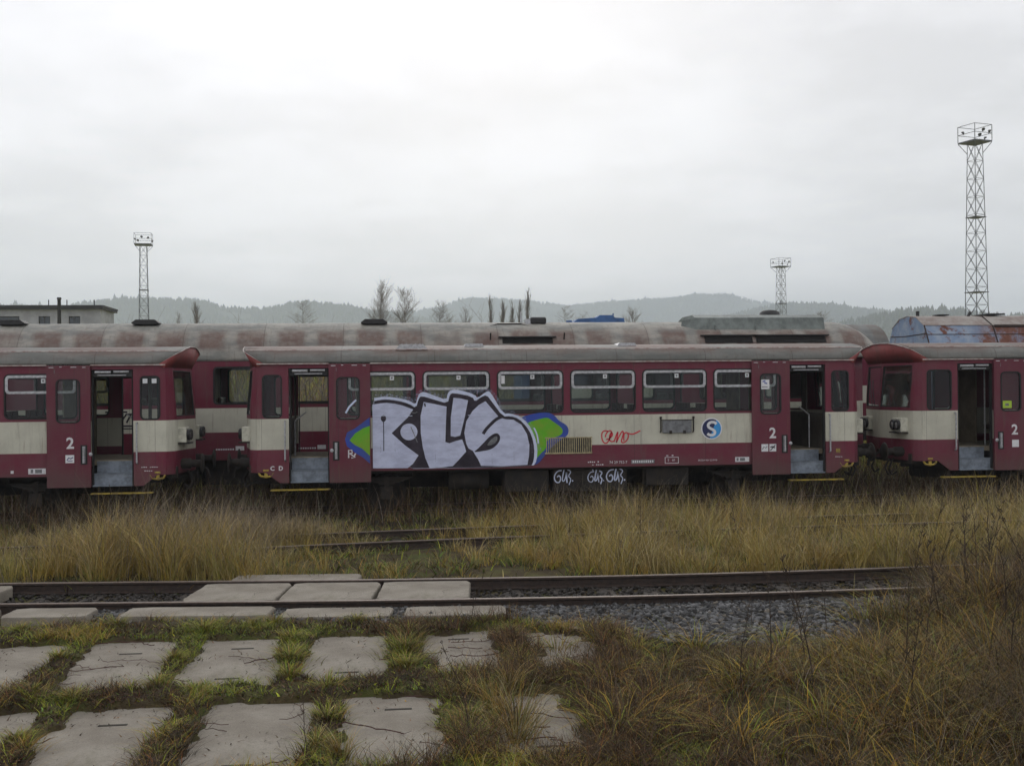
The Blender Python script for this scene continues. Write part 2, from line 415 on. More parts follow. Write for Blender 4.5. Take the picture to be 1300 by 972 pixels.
finish(t, c, .95, 0, noise(t, tc, 45, 6, .7), .8, .02, .1)
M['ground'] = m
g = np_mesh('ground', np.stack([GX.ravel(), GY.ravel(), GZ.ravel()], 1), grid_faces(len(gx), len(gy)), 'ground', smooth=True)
tag(g, kind='structure', label='dark mossy soil of the railway yard')

# hills with woods
m, t = nt('wooded_hillside'); tc = N(t, 'ShaderNodeTexCoord').outputs['Object']
finish(t, mixc(t, ramp(t, noise(t, tc, .006, 6, .6), .4, .6), (.045, .055, .055), (.07, .075, .065)), .95, 0, None, spec=.1)
M['hill'] = m
M['conifer'] = simple('dark_conifers', (.042, .052, .054), .95, 0, .3, .05, spec=.1)
HILLS = [
 ('A', 1900, [(-2600, 60), (-1500, 105), (-971, 129), (-794, 139), (-686, 143), (-613, 144), (-565, 142), (-515, 140), (-478, 149), (-428, 154), (-366, 156), (-302, 154), (-271, 145), (-239, 139), (-181, 139), (-155, 146), (-129, 151), (-84, 148), (-45, 143), (-6, 135), (47, 127), (153, 111), (400, 70), (900, 10)], 420),
 ('B', 2700, [(-900, 60), (-500, 130), (-194, 161), (-83, 187), (29, 191), (86, 191), (143, 202), (190, 221), (238, 225), (314, 221), (391, 215), (449, 206), (528, 213), (606, 217), (705, 221), (775, 233), (865, 229), (945, 213), (1047, 197), (1211, 167), (1700, 120), (2600, 50)], 600),
 ('C', 1700, [(200, 30), (400, 85), (506, 107), (582, 123), (634, 131), (698, 130), (750, 124), (802, 119), (867, 110), (1027, 99), (1302, 92), (1900, 70), (2600, 30)], 380),
 ('D', 1000, [(300, 20), (418, 59), (456, 67), (483, 72), (503, 72), (542, 72), (565, 68), (589, 65), (620, 67), (684, 64), (766, 59), (1100, 40), (1500, 5)], 260)]
for nm, D, tab, dep in HILLS:
    KD = 1.5; D *= KD; dep *= KD; tab = [(a * KD, (b - 2.6) * KD + 2.6) for a, b in tab]
    tx, tz = zip(*tab)
    def hz(x, y, tx=tx, tz=tz, D=D, dep=dep):
        k = D / 1900
        crest = np.interp(x * D / y, tx, tz) * (y / D) - 6 * k
        s = (y - (D - dep)) / dep
        prof = np.where(s < 1, sm(-.15, 1.0, s) ** .8, sm(2.2, 1.0, s))
        return crest * prof + (fbm(x * .01, y * .01, 4, 8) - .5) * 14 * (1 - np.exp(-((s - 1) * 4) ** 2))
    X = np.linspace(tx[0], tx[-1], 200); Y = np.linspace(D - dep, D + dep, 36); XX, YY = np.meshgrid(X, Y)
    o = np_mesh('hill', np.stack([XX.ravel(), YY.ravel(), hz(XX, YY).ravel()], 1), grid_faces(200, 36), 'hill', smooth=True)
    tag(o, kind='structure', label='long wooded hill fading into the mist')
    n = 30000 if nm != 'D' else 9000
    xs = RNG.uniform(tx[0] * .75, tx[-1] * .9, n); ys = RNG.normal(D - dep * .25, dep * .42, n); ys = np.clip(ys, D - dep * .9, D + dep * .25)
    keep = fbm(xs * .004, ys * .004, 3, 77) > .40; 
    crestk = np.abs(ys - D) < dep * .12
    keep |= crestk & (RNG.random(n) < .7)
    xs = xs[keep]; ys = ys[keep]; n = len(xs); zs = hz(xs, ys)
    k = D / 1900; hh = RNG.uniform(6, 13, n) * (.45 + .9 * fbm(xs * .004, ys * .004, 3, 5)) * k ** .5 * (1 + .5 * (RNG.random(n) < .04)); rr = hh * RNG.uniform(.25, .42, n)
    ns = 5; V = []; ang = np.arange(ns) * 2 * PI / ns
    ring = np.stack([xs[:, None] + rr[:, None] * np.cos(ang), ys[:, None] + rr[:, None] * np.sin(ang), np.repeat((zs)[:, None], ns, 1)], 2)
    ring2 = np.stack([xs[:, None] + .55 * rr[:, None] * np.cos(ang + .5), ys[:, None] + .55 * rr[:, None] * np.sin(ang + .5), np.repeat((zs + hh * .55)[:, None], ns, 1)], 2)
    tip = np.stack([xs + RNG.normal(0, .3, n), ys, zs + hh], 1)[:, None, :]
    V = np.concatenate([ring, ring2, tip], 1).reshape(-1, 3); b = (np.arange(n) * (2 * ns + 1))[:, None]
    F = []
    for q in range(ns):
        r_ = (q + 1) % ns
        F += [np.concatenate([b + q, b + r_, b + ns + r_], 1), np.concatenate([b + q, b + ns + r_, b + ns + q], 1), np.concatenate([b + ns + q, b + ns + r_, b + 2 * ns], 1)]
    o = np_mesh('forest', V, np.concatenate(F), 'conifer', nv=3)
    tag(o, 'distant conifer wood covering the misty hill', 'forest', 'woods on the distant hills', 'stuff')

# ================================================================== WORLD, SUN, HAZE
SUN_AZ, SUN_EL = math.radians(6), math.radians(24)
w = bpy.data.worlds.new('World'); S.world = w; w.use_nodes = True; t = w.node_tree; t.nodes.clear()
sky = N(t, 'ShaderNodeTexSky'); sky.sky_type = 'NISHITA'; sky.sun_disc = False; sky.sun_elevation = SUN_EL; sky.sun_rotation = SUN_AZ
sky.air_density = 1.0; sky.dust_density = 2.0
tc = N(t, 'ShaderNodeTexCoord').outputs['Generated']
nrm = N(t, 'ShaderNodeVectorMath', operation='NORMALIZE'); t.links.new(tc, nrm.inputs[0])
sep = N(t, 'ShaderNodeSeparateXYZ'); t.links.new(nrm.outputs[0], sep.inputs[0])
zc = mathn(t, 'ADD', mathn(t, 'MAXIMUM', sep.outputs[2], 0), .16)
cx = mathn(t, 'DIVIDE', sep.outputs[0], zc); cy = mathn(t, 'DIVIDE', sep.outputs[1], zc)
cmb = N(t, 'ShaderNodeCombineXYZ'); t.links.new(cx, cmb.inputs[0]); t.links.new(cy, cmb.inputs[1]); cmb.inputs[2].default_value = 3.7
n1 = noise(t, cmb.outputs[0], .55, 6, .55); n2 = noise(t, cmb.outputs[0], 1.7, 7, .6)
dt = N(t, 'ShaderNodeVectorMath', operation='DOT_PRODUCT'); t.links.new(nrm.outputs[0], dt.inputs[0])
dt.inputs[1].default_value = (math.sin(SUN_AZ) * math.cos(SUN_EL), math.cos(SUN_AZ) * math.cos(SUN_EL), math.sin(SUN_EL))
glow = ramp(t, dt.outputs['Value'], .72, 1.0)
side = ramp(t, dt.outputs['Value'], -.9, .75)
CL = mathn(t, 'ADD', mathn(t, 'MULTIPLY', ramp(t, n1, .30, .70), 1.5), mathn(t, 'MULTIPLY', ramp(t, n2, .36, .66), 1.9))
CL = mathn(t, 'ADD', CL, mathn(t, 'MULTIPLY', glow, 1.7))
CL = mathn(t, 'ADD', CL, 7.6)
rt = ramp(t, sep.outputs[0], .12, .50)          # cloud is thicker towards the east
CL = mathn(t, 'MULTIPLY', CL, mathn(t, 'SUBTRACT', 1.0, mathn(t, 'MULTIPLY', rt, .20)))
CL = mathn(t, 'MULTIPLY', CL, mathn(t, 'ADD', 1.0, mathn(t, 'MULTIPLY', ramp(t, sep.outputs[2], .24, .0), .36)))   # bright band under the cloud base
CL = mathn(t, 'MULTIPLY', CL, mathn(t, 'ADD', mathn(t, 'MULTIPLY', side, .24), .76))
cc = N(t, 'ShaderNodeCombineColor')
t.links.new(mathn(t, 'MULTIPLY', CL, 1.0), cc.inputs[0]); t.links.new(mathn(t, 'MULTIPLY', CL, .988), cc.inputs[1]); t.links.new(mathn(t, 'MULTIPLY', CL, 1.022), cc.inputs[2])
thin = mathn(t, 'ADD', .93, mathn(t, 'MULTIPLY', n2, .07))
colr = mixc(t, thin, sky.outputs[0], cc.outputs[0])
bg = N(t, 'ShaderNodeBackground'); bg.inputs[1].default_value = .105; t.links.new(colr, bg.inputs[0])
wo = N(t, 'ShaderNodeOutputWorld'); t.links.new(bg.outputs[0], wo.inputs[0])
sl = bpy.data.lights.new('sun', 'SUN'); sl.energy = .55; sl.angle = math.radians(25); sl.color = (1, .96, .90)
so = bpy.data.objects.new('sun', sl); COL.objects.link(so)
so.rotation_euler = Vector((math.sin(SUN_AZ) * math.cos(SUN_EL), math.cos(SUN_AZ) * math.cos(SUN_EL), math.sin(SUN_EL))).to_track_quat('Z', 'Y').to_euler()
HAZE = True
if HAZE:
    m, t = nt('thin_mist'); pv = N(t, 'ShaderNodeVolumePrincipled')
    pv.inputs['Color'].default_value = (.84, .92, 1.0, 1); pv.inputs['Density'].default_value = .00040; pv.inputs['Anisotropy'].default_value = .0
    o = N(t, 'ShaderNodeOutputMaterial'); t.links.new(pv.outputs[0], o.inputs['Volume'])
    mb = MB(); mb.box(-4200, 4600, -100, 4900, -17.0, 385)
    h = mb.build('haze', m); tag(h, 'thin pale mist that fades the far hills', 'haze', None, 'stuff')

# ================================================================== RAILCARS
YF = -1.45                         # near side plane in car coordinates
def plan(v, lean=0.0):
    a = abs(v) / 1.45
    return 6.80 + .38 * (1 - min(a / .82, 1) * .55 - (max(a - .82, 0) / .18) ** 1.6 * .45) - lean
ROOF = [(1.47, 3.19), (1.47, 3.24), (1.45, 3.32), (1.40, 3.395), (1.31, 3.445), (1.16, 3.485), (.85, 3.54), (.45, 3.59), (0, 3.605)]
ROOFP = [(-a, b) for a, b in ROOF] + [(a, b) for a, b in ROOF[::-1][1:]]
def roof_end(v, z): return 6.66 + .44 * min(max((z - 3.19) / .27, 0), 1) + .07 * (1 - min(abs(v) / 1.35, 1) ** 2)
WIN0, WPITCH, WW = -4.84, 1.66, 1.49
def car(cx, label, rz=0, door_out=0.0, graffiti=False, seats=True, closed_far=(0, 0), special=''):
    """door_out shifts the left doorway inwards (longer cab)"""
    R = thing('railcar', (cx, 26.45, 0), label, 'railcar', 'railcars coupled in the front row', rz)
    def dl(sg): return (5.26 - (door_out if sg < 0 else 0), 6.10 - (door_out if sg < 0 else 0))
    wins = [(WIN0 + WPITCH * k, WIN0 + WPITCH * k + WW) for k in range(6)]
    if door_out: wins = wins[1:]
    for far in (False, True):
        a0, a1 = dl(-1); b0, b1 = dl(1)
        out = [(-6.80, .80), (-a1 - .52, .80), (-a1 - .22, .57), (-a1 - .02, .57), (-a1 - .02, 3.08), (-a0 + .02, 3.08), (-a0 + .02, .57), (-a0 + .22, .57), (-a0 + .32, .80),
               (b0 - .32, .80), (b0 - .22, .57), (b0 - .02, .57), (b0 - .02, 3.08), (b1 + .02, 3.08), (b1 + .02, .57), (b1 + .22, .57), (b1 + .52, .80), (6.80, .80), (6.80, 3.2), (-6.80, 3.2)]
        holes = [rrect(x0, x1, 2.04, 2.99, .11) for x0, x1 in wins]
        cw = [(-6.68, -a1 - .17), (b1 + .17, 6.68)]
        holes += [rrect(x0, x1, 2.0, 2.93, .09) for x0, x1 in cw]
        w_ = plate('side_wall', [out] + holes, YF, .045, 'paint', R, far)
        sg = -1 if far else 1
        for i, (x0, x1) in enumerate(wins):
            f = plate('window', [rrect(x0 - .012, x1 + .012, 2.028, 3.002, .12), rrect(x0 + .022, x1 - .022, 2.062, 2.968, .09)], YF - .008, .06, 'rubber', R, far)
            me = plate_mesh('vent_frame', [rrect(x0 + .02, x1 - .02, 2.575, 2.97, .09), rrect(x0 + .075, x1 - .075, 2.63, 2.915, .05)], YF - .014, .035, 'alu', far)
            link('vent_frame', me, f)
            p = plate('pane', [rrect(x0 + .015, x1 - .015, 2.055, 2.975, .09)], YF + .022, .006, 'glass', f, far)
            if not far and i in (0, 1, 2, 3, 4, 5):
                xx = x0 + (.75 if i else .93)
                stk = [quad_mesh(xx, xx + .09, 2.80, 2.895, YF + .012, 'sticker'), quad_mesh(xx + .025, xx + .065, 2.825, 2.87, YF + .010, 'greybox')]
                if graffiti and i == 2: stk.append(quad_mesh(x0 + .09, x0 + .17, 2.70, 2.88, YF + .012, 'sticker'))
                join_meshes('sticker', stk, f)
        for x0, x1 in cw:
            f = plate('cab_window', [rrect(x0 - .012, x1 + .012, 1.988, 2.942, .10), rrect(x0 + .02, x1 - .02, 2.02, 2.91, .07)], YF - .006, .055, 'rubber', R, far)
            plate('pane', [rrect(x0 + .012, x1 - .012, 2.012, 2.918, .07)], YF + .022, .006, 'glass', f, far)
            if not far and special == 'left':
                link('sticker', quad_mesh(x0 + .05, x0 + .15, 2.78, 2.88, YF + .010, 'sticker'), f); link('sticker', quad_mesh(x1 - .17, x1 - .07, 2.78, 2.88, YF + .010, 'sticker'), f)
        for s_ in (-1, 1):
            d0, d1 = dl(s_)
            # door leaf slid back over the wall
            closed = closed_far[0 if s_ < 0 else 1] if far else 0
            l0, l1 = (d0 + .0, d1 + .0) if closed else (d0 - .92, d0 - .015)
            x0, x1 = (l0, l1) if s_ > 0 else (-l1, -l0)
            wx0, wx1 = x0 + .20, x1 - .22
            if s_ < 0: wx0, wx1 = x0 + .17, x1 - .25 if 0 else x1 - .24
            L = plate('door', [rrect(x0, x1, .56, 3.17, .015, 1), rrect(wx0, wx1, 1.95, 2.87, .10)], YF - .065, .04, 'door', R, far)
            if far: continue
            plate('window_seal', [rrect(wx0 - .012, wx1 + .012, 1.938, 2.882, .11), rrect(wx0 + .018, wx1 - .018, 1.968, 2.852, .085)], YF - .072, .048, 'rubber', L)
            plate('pane', [rrect(wx0 + .01, wx1 - .01, 1.96, 2.86, .085)], YF - .045, .005, 'glass', L)
            hx = x1 - .14 if s_ > 0 else x0 + .06 + .10
            if s_ < 0: hx = x0 + .15
            hb = MB(); hb.box(hx - .07, hx + .07, YF - .070, YF - .066, 1.05, 1.47); hb.cur = 1
            hb.tube((hx, YF - .10, 1.09), (hx, YF - .10, 1.43), .022); hb.tube((hx, YF - .07, 1.11), (hx, YF - .10, 1.11), .015); hb.tube((hx, YF - .07, 1.41), (hx, YF - .10, 1.41), .015)
            hb.box(hx - .03, hx + .03, YF - .074, YF - .0705, 1.08, 1.44)
            hb.build('handle', ['rubber', 'alu'], L)
            kx = hx + .14 * (1 if s_ > 0 else -1)
            kb = MB(); kb.lathe([(.04, 0), (.04, -.012), (.02, -.018)], (kx if s_ > 0 else x0 + .055, YF - .065, 1.27), 'Y', 14)
            kb.build('lock', 'alu', L)
            rb = MB(); rb.box(x0, x1, YF - .05, YF - .01, 3.172, 3.19); rb.build('top_runner', 'dark', L)
            # scratches along the leaf top
            sm_ = [quad_mesh(x0 + a, x0 + a + b_, 3.125 + c_, 3.137 + c_, YF - .0665, 'white', .001) for a, b_, c_ in ((.05, .10, 0), (.27, .05, .01), (.5, .12, .005), (.74, .07, 0))]
            sm_.append(quad_mesh(x0 + .16, x0 + .17, 3.0, 3.08, YF - .0665, 'greybox', .001))
            join_meshes('chipped_paint', sm_, L)
            # writing on the leaf
            cxl = (x0 + x1) / 2
            if s_ > 0 or special == 'right':
                ms = [text_mesh('2', .33, cxl + (.03 if s_ > 0 else .05), 1.50, YF - .0668, 'white', sx=1.0, bold=.008)]
                if special == 'left':
                    ms += [quad_mesh(cxl - .07, cxl + .11, 1.09, 1.26, YF - .0672, 'sticker', .002), stroke_mesh([(cxl - .04, 1.15), (cxl, 1.20), (cxl + .04, 1.18), (cxl + .09, 1.21)], .022, YF - .0676, 'label_blue'), stroke_mesh([(cxl - .03, 1.13), (cxl + .08, 1.135)], .014, YF - .0676, 'label_blue')]
                elif special == 'right':
                    ms += [quad_mesh(cxl - .02, cxl + .15, 1.10, 1.27, YF - .0672, 'sticker', .002)]
                else:
                    ms += [quad_mesh(cxl - .24, cxl - .08, 1.09, 1.26, YF - .0672, 'sticker', .002), quad_mesh(cxl - .05, cxl + .11, 1.09, 1.26, YF - .0672, 'sticker', .002),
                           stroke_mesh([(cxl - .22, 1.14), (cxl - .18, 1.2), (cxl - .14, 1.17), (cxl - .1, 1.21)], .02, YF - .0676, 'greybox'),
                           stroke_mesh([(cxl - .03, 1.11), (cxl + .09, 1.24)], .022, YF - .0676, 'black'), stroke_mesh([(cxl - .03, 1.19), (cxl + .03, 1.2), (cxl + .08, 1.17)], .03, YF - .0676, 'black')]
                link('class_number', ms[0], L)
                for q_, m_ in enumerate(ms[1:]):
                    if q_ == 0 or (q_ == 1 and special == ''): pass
                join_meshes('pictogram', ms[1:], L)
            elif graffiti:
                ms = [quad_mesh(x1 - .30 - .0, x1 - .16, 1.20, 1.27, YF - .0705, 'sticker', .0005)] if 0 else []
                q = x0 + .42
                ms += [stroke_mesh([(q, 1.10), (q, 1.27), (q + .07, 1.27), (q + .08, 1.21), (q, 1.19)], .028, YF - .071, 'white'), stroke_mesh([(q + .04, 1.19), (q + .14, 1.11), (q + .06, 1.10)], .028, YF - .071, 'white'), stroke_mesh([(q + .12, 1.13), (q + .15, 1.2)], .03, YF - .071, 'white')]
                join_meshes('marking', ms, L)
            if special == 'right' and s_ < 0:
                join_meshes('sticker', [quad_mesh(wx0 + .05, wx0 + .27, 2.02, 2.19, YF - .052, 'lime', .003), quad_mesh(wx0 + .11, wx0 + .20, 2.07, 2.13, YF - .0525, 'greybox', .0005)], L)
            if graffiti and s_ > 0:
                join_meshes('notice', [quad_mesh(wx0 + .01, wx0 + .22, 2.52, 2.74, YF - .052, 'sticker', .003), stroke_mesh([(wx0 + .06, 2.69), (wx0 + .12, 2.71), (wx0 + .11, 2.66), (wx0 + .17, 2.65)], .03, YF - .0525, 'gblue'), quad_mesh(wx0 + .04, wx0 + .18, 2.56, 2.58, YF - .0525, 'greybox', .0005)], L)
    # roof
    us = np.linspace(-1, 1, 41)
    mb = MB(); mb.grid([[(u * roof_end(v, z), v, z) for v, z in ROOFP] for u in us])
    mb.build('roof', 'roof', R, True, solid=.02)
    gb = MB()
    for sg in (-1, 1):
        gb.box(-6.8, 6.8, min(sg * 1.455, sg * 1.50), max(sg * 1.455, sg * 1.50), 3.165, 3.188)
        pts = [(x, sg * 1.315, 3.482) for x in np.linspace(-7.05, 7.05, 14)]
        gb.path(pts, .013, 5)
    gb.build('rain_gutter', 'gutter', R)
    # ends
    for sg in (-1, 1):
        E_ = MB(); vs = [-1.45, -1.42, -1.36, -1.28, -1.19, -1.1, -.8, -.5, -.2, -.05, .05, .2, .5, .8, 1.1, 1.19, 1.28, 1.36, 1.42, 1.45]
        def P(v, z): 
            lean = .09 * float(sm(2.0, 3.11, z)) * (1 - max(abs(v) - 1.1, 0) / .35 * .9)
            return (sg * plan(v, lean), v, z)
        zl = [.80, 1.0, 1.30, 1.6, 1.975, 2.06]
        E_.grid([[P(v, z) for v in vs] for z in zl])
        E_.grid([[P(v, z) for v in vs] for z in (3.04, 3.11)])
        zm = (2.06, 2.35, 2.7, 3.04)
        for v0, v1 in ((-1.45, -1.19), (-.05, .05), (1.19, 1.45)):
            E_.grid([[P(v, z) for v in vs if v0 - 1e-6 <= v <= v1 + 1e-6] for z in zm])
        ew = E_.build('end_wall', 'paint', R, False, solid=.03)
        V_ = MB()
        V_.grid([[P(v, 3.11) for v, z in ROOFP], [(sg * (roof_end(v, z) - .02), v, z - .012) for v, z in ROOFP]])
        V_.build('roof_visor', 'cap', ew, True, solid=.02)
        rim = MB(); rim.path([(sg * (roof_end(v, z) + .005), v, z + .004) for v, z in ROOFP], .008, 5); rim.build('visor_lip', 'gutter', ew)
        for v0, v1 in ((-1.19, -.05), (.05, 1.19)):
            W_ = MB(); vv = np.linspace(v0, v1, 6)
            def PI_(v, z): x, y, zz = P(v, z); return (x - sg * .012, y, zz)
            W_.grid([[PI_(v, z) for v in vv] for z in zm]); W_.build('windscreen', 'glass_front', ew)
            sl_ = MB(); cor = [P(v0, 2.06), P(v1, 2.06), P(v1, 3.04), P(v0, 3.04), P(v0, 2.06)]
            sl_.path(cor, .018, 5); sl_.build('windscreen_seal', 'rubber', ew)
            # wiper
            wb = MB(); vm = (v0 + v1) / 2; x0_ = plan(vm) * sg + sg * .02
            wb.path([(x0_, vm, 2.07), (x0_ - sg * .09, vm + .28, 2.5)], .010, 5); wb.path([(x0_ - sg * .05, vm + .16, 2.28), (x0_ - sg * .13, vm + .40, 2.72)], .012, 5); wb.build('wiper', 'black', ew)
            # twin head lamps in a cream housing
            vm = -.88 if v0 < 0 else .88; x1_ = plan(vm)
            hb = MB(); xa, xb = sorted((sg * (x1_ - .12), sg * (x1_ + .15))); hb.box(xa, xb, vm - .23, vm + .23, 1.47, 1.80)
            H = hb.build('headlight', 'creambox', ew, bevel=.02)
            for dv in (-.11, .11):
                lb = MB(); prof = [(.115, 0), (.125, .05), (.10, .075), (.085, .06)]
                lb.lathe([(a, sg * b_) for a, b_ in prof], (sg * (x1_ + .15), vm + dv, 1.64), 'X', 16); lb.cur = 1
                lb.lathe([(.085, sg * .055), (.05, sg * .068), (.01, sg * .07)], (sg * (x1_ + .15), vm + dv, 1.64), 'X', 16)
                lb.build('lamp', ['black', 'lens'], H, True)
            br = MB(); xa, xb = sorted((sg * (x1_ - .05), sg * (x1_ + .22))); br.box(xa, xb, vm - .25, vm + .25, 1.44, 1.468); br.build('lamp_shelf', 'dark', H)
        # buffers, coupling, hoses
        for v in (-.87, .87):
            b_ = MB(); xs0 = plan(v) - .25
            b_.lathe([(.0, 0), (.17, 0), (.17, sg * .05), (.115, sg * .06), (.115, sg * .45), (.085, sg * .46), (.085, sg * .66), (.19, sg * .68), (.225, sg * .70), (.20, sg * .72), (0, sg * .725)], (sg * xs0, v, 1.00), 'X', 18)
            b_.build('buffer', 'dark', R, True)
        c_ = MB(); c_.box(*sorted((sg * 6.6, sg * 7.0)), -1.25, 1.25, .72, .96); c_.box(*sorted((sg * 6.95, sg * 7.25)), -.05, .05, .92, 1.02)
        c_.path([(sg * 7.2, 0, .95), (sg * 7.45, .03, .80), (sg * 7.5, 0, .62)], .035, 6)
        for vh in (-.35, .4, -.55):
            c_.path([(sg * 6.95, vh, .92), (sg * 7.12, vh, .80), (sg * 7.22, vh, .58), (sg * 7.15, vh, .42), (sg * 7.02, vh, .50)], .022, 6)
        c_.build('coupling', 'dark', R)
        kb = MB(); ux = sg * 6.62
        kb.box(ux - .035, ux + .035, -1.44, -1.40, .72, .84); kb.path([(ux - .16, -1.43, .80), (ux - .12, -1.43, .73), (ux, -1.43, .70), (ux + .12, -1.43, .73), (ux + .16, -1.43, .80)], .024, 6); kb.tube((ux - .06, -1.43, .85), (ux + .06, -1.43, .85), .03)
        kb.build('tow_hook', 'yellow', R)
        hr = MB(); hx = sg * (dl(sg)[1] + .10); hr.path([(hx, YF - .01, 1.93), (hx, YF - .07, 1.90), (hx, YF - .07, 1.08), (hx, YF - .01, 1.05)], .02, 6); hr.build('grab_rail', 'alu', R)
    # interior: floor, ceiling, partitions, seats, steps
    F_ = MB(); F_.box(-6.72, 6.72, -1.05, 1.05, 1.0, 1.11)
    F_.box(-(dl(-1)[0] - .03), dl(1)[0] - .03, -1.38, -1.05, 1.0, 1.11); F_.box(-(dl(-1)[0] - .03), dl(1)[0] - .03, 1.05, 1.38, 1.0, 1.11)
    F_.build('floor', 'floor_in', R)
    C_ = MB(); C_.box(-6.7, 6.7, -1.36, 1.36, 3.13, 3.17); C_.build('ceiling', 'inner_light', R)
    for sg in (-1, 1):
        for u0, gap in ((dl(sg)[0] - .62, .36), (dl(sg)[1] + .07, .0)):
            pb = MB(); a, b_ = sorted((sg * u0, sg * (u0 + .03)))
            if gap: pb.box(a, b_, -1.38, -gap, 1.112, 3.128); pb.box(a, b_, gap, 1.38, 1.112, 3.128)
            else:
                pb.box(a, b_, -1.38, 1.38, 1.112, 1.95); pb.box(a, b_, -1.38, 1.38, 2.92, 3.128)
                for q0, q1 in ((-1.38, -1.22), (-.12, .12), (1.22, 1.38)): pb.box(a, b_, q0, q1, 1.951, 2.919)
            pb.build('partition', 'inner_light' if gap else 'inner', R)
        d0, d1 = dl(sg)
        a, b_ = sorted((sg * (d0 + .01), sg * (d1 - .01)))
        for s2 in (-1, 1):
            st = MB()
            ya = lambda p, q: sorted((s2 * p, s2 * q))
            st.box(a, b_, *ya(1.06, 1.08), .84, 1.09); st.box(a, b_, *ya(1.06, 1.36), .815, .838); st.box(a, b_, *ya(1.34, 1.36), .60, .812); st.box(a, b_, *ya(1.34, 1.47), .57, .598)
            st.box(a, b_, *ya(1.355, 1.375), .838, .850)
            st.build('entrance_step', 'steel', R)
            dk = MB(); dk.box(a, b_, *sorted((s2 * 1.20, s2 * 1.39)), 2.92, 3.12); dk.cur = 1
            if s2 < 0: dk.tube((a + .05, -1.415, 3.02), (a + .38, -1.415, 3.02), .035); dk.tube((a + .44, -1.415, 3.03), (b_ - .06, -1.415, 3.03), .028); dk.tube((a + .1, -1.415, 2.955), (b_ - .12, -1.415, 2.955), .014)
            dk.build('door_drive', ['black', 'alu'], R)
            for xx in (a - .012, b_ - .005):
                dj = MB(); dj.box(xx, xx + .02, *ya(1.33, 1.43), .60, 3.07); dj.build('door_seal', 'rubber', R)
        fb = MB(); fb.box(*sorted((sg * (d0 - .03), sg * (d1 + .42))), -1.52, -1.34, .405, .43); fb.cur = 1
        for xx in (d0 + .1, d1 + .2): fb.box(sg * xx - .02, sg * xx + .02, -1.36, -1.30, .42, .568)
        fb.build('footboard', ['yellow', 'dark'], R)
        pr = MB(); pr.path([(sg * (d0 - .12), -.9, 1.12), (sg * (d0 - .12), -.9, 3.1)], .018, 6); pr.path([(sg * (d1 - .05), -.6, 1.12), (sg * (d1 - .05), -.6, 1.9), (sg * (d1 - .3), -.6, 2.1)], .018, 6); pr.build('grab_pole', 'alu', R)
    if seats:
        def seat_mesh():
            s_ = MB(); s_.box(-.22, .22, -.47, .47, 1.42, 1.54); s_.box(.18, .27, -.47, .47, 1.50, 2.05); s_.box(.19, .26, -.44, -.04, 2.03, 2.20); s_.box(.19, .26, .04, .44, 2.03, 2.20); s_.box(-.12, .12, -.05, .05, 1.112, 1.42)
            s_.tube((.225, -.46, 2.05), (.225, -.46, 2.20), .02)
            return s_
        base = None
        for k in range(6):
            xc = WIN0 + WPITCH * k + WW / 2
            for dx, fl in ((-.58, 0), (.58, 1)):
                if abs(xc + dx) > 4.45 - door_out: continue
                for v in (-.88, .88):
                    if base is None:
                        o = seat_mesh().build('seat', 'seat', R, bevel=.03); base = o
                    else:
                        o = base.copy(); COL.objects.link(o); o.parent = R
                    o.location = (xc + dx, v, 0); o.rotation_euler = (0, 0, PI if not fl else 0)
    # underframe
    ub = MB(); ub.box(-6.5, -6.15, -1.2, 1.2, .70, .98); ub.box(6.15, 6.5, -1.2, 1.2, .70, .98); ub.box(-4.9, 4.9, -1.30, 1.30, .74, .98); ub.box(-6.0, 6.0, .2, .9, .28, .55)
    ub.box(-6.5, 6.5, -.35, -.25, .55, .76); ub.box(-6.5, 6.5, .25, .35, .55, .76)
    ub.build('underframe', 'dark', R)
    for u in (-4.0, 4.0):
        for v in (-.75, .75):
            wh = MB(); sv = 1 if v > 0 else -1
            wh.lathe([(.03, -.09 * sv), (.40, -.07 * sv), (.435, -.07 * sv), (.44, -.03 * sv), (.42, .055 * sv), (.36, .06 * sv), (.33, .01 * sv), (.12, .0), (.10, .10 * sv), (.03, .10 * sv)], (u, v, .27), 'Y', 28)
            wh.build('wheel', 'dark', R, True)
        for v in (-1.08, 1.08):
            ab = MB(); ab.box(u - .14, u + .14, v - .10, v + .10, .14, .42)
            for k in range(5): ab.box(u - .62 + k * .11, u + .62 - k * .11, v - .05, v + .05, .60 - k * .035, .63 - k * .035)
            ab.box(u - .64, u - .58, v - .05, v + .05, .62, .76); ab.box(u + .58, u + .64, v - .05, v + .05, .62, .76); ab.box(u - .05, u + .05, v - .06, v + .06, .42, .66)
            ab.build('axle_box', 'dark', R)
        ax = MB(); ax.tube((u, -.75, .27), (u, .75, .27), .08); ax.build('axle', 'dark', R)
    tk = MB(); tk.tube((-2.6, -.95, .52), (-1.7, -.95, .52), .21, n=16); tk.build('air_tank', 'dark', R, True)
    eb = MB(); eb.box(-1.35, -.35, -1.27, -.7, .26, .735); eb.box(-.25, 1.45, -1.29, -.75, .24, .735); eb.box(1.9, 2.9, -1.26, -.8, .34, .735); E2 = eb.build('equipment_box', 'dark', R, bevel=.015)
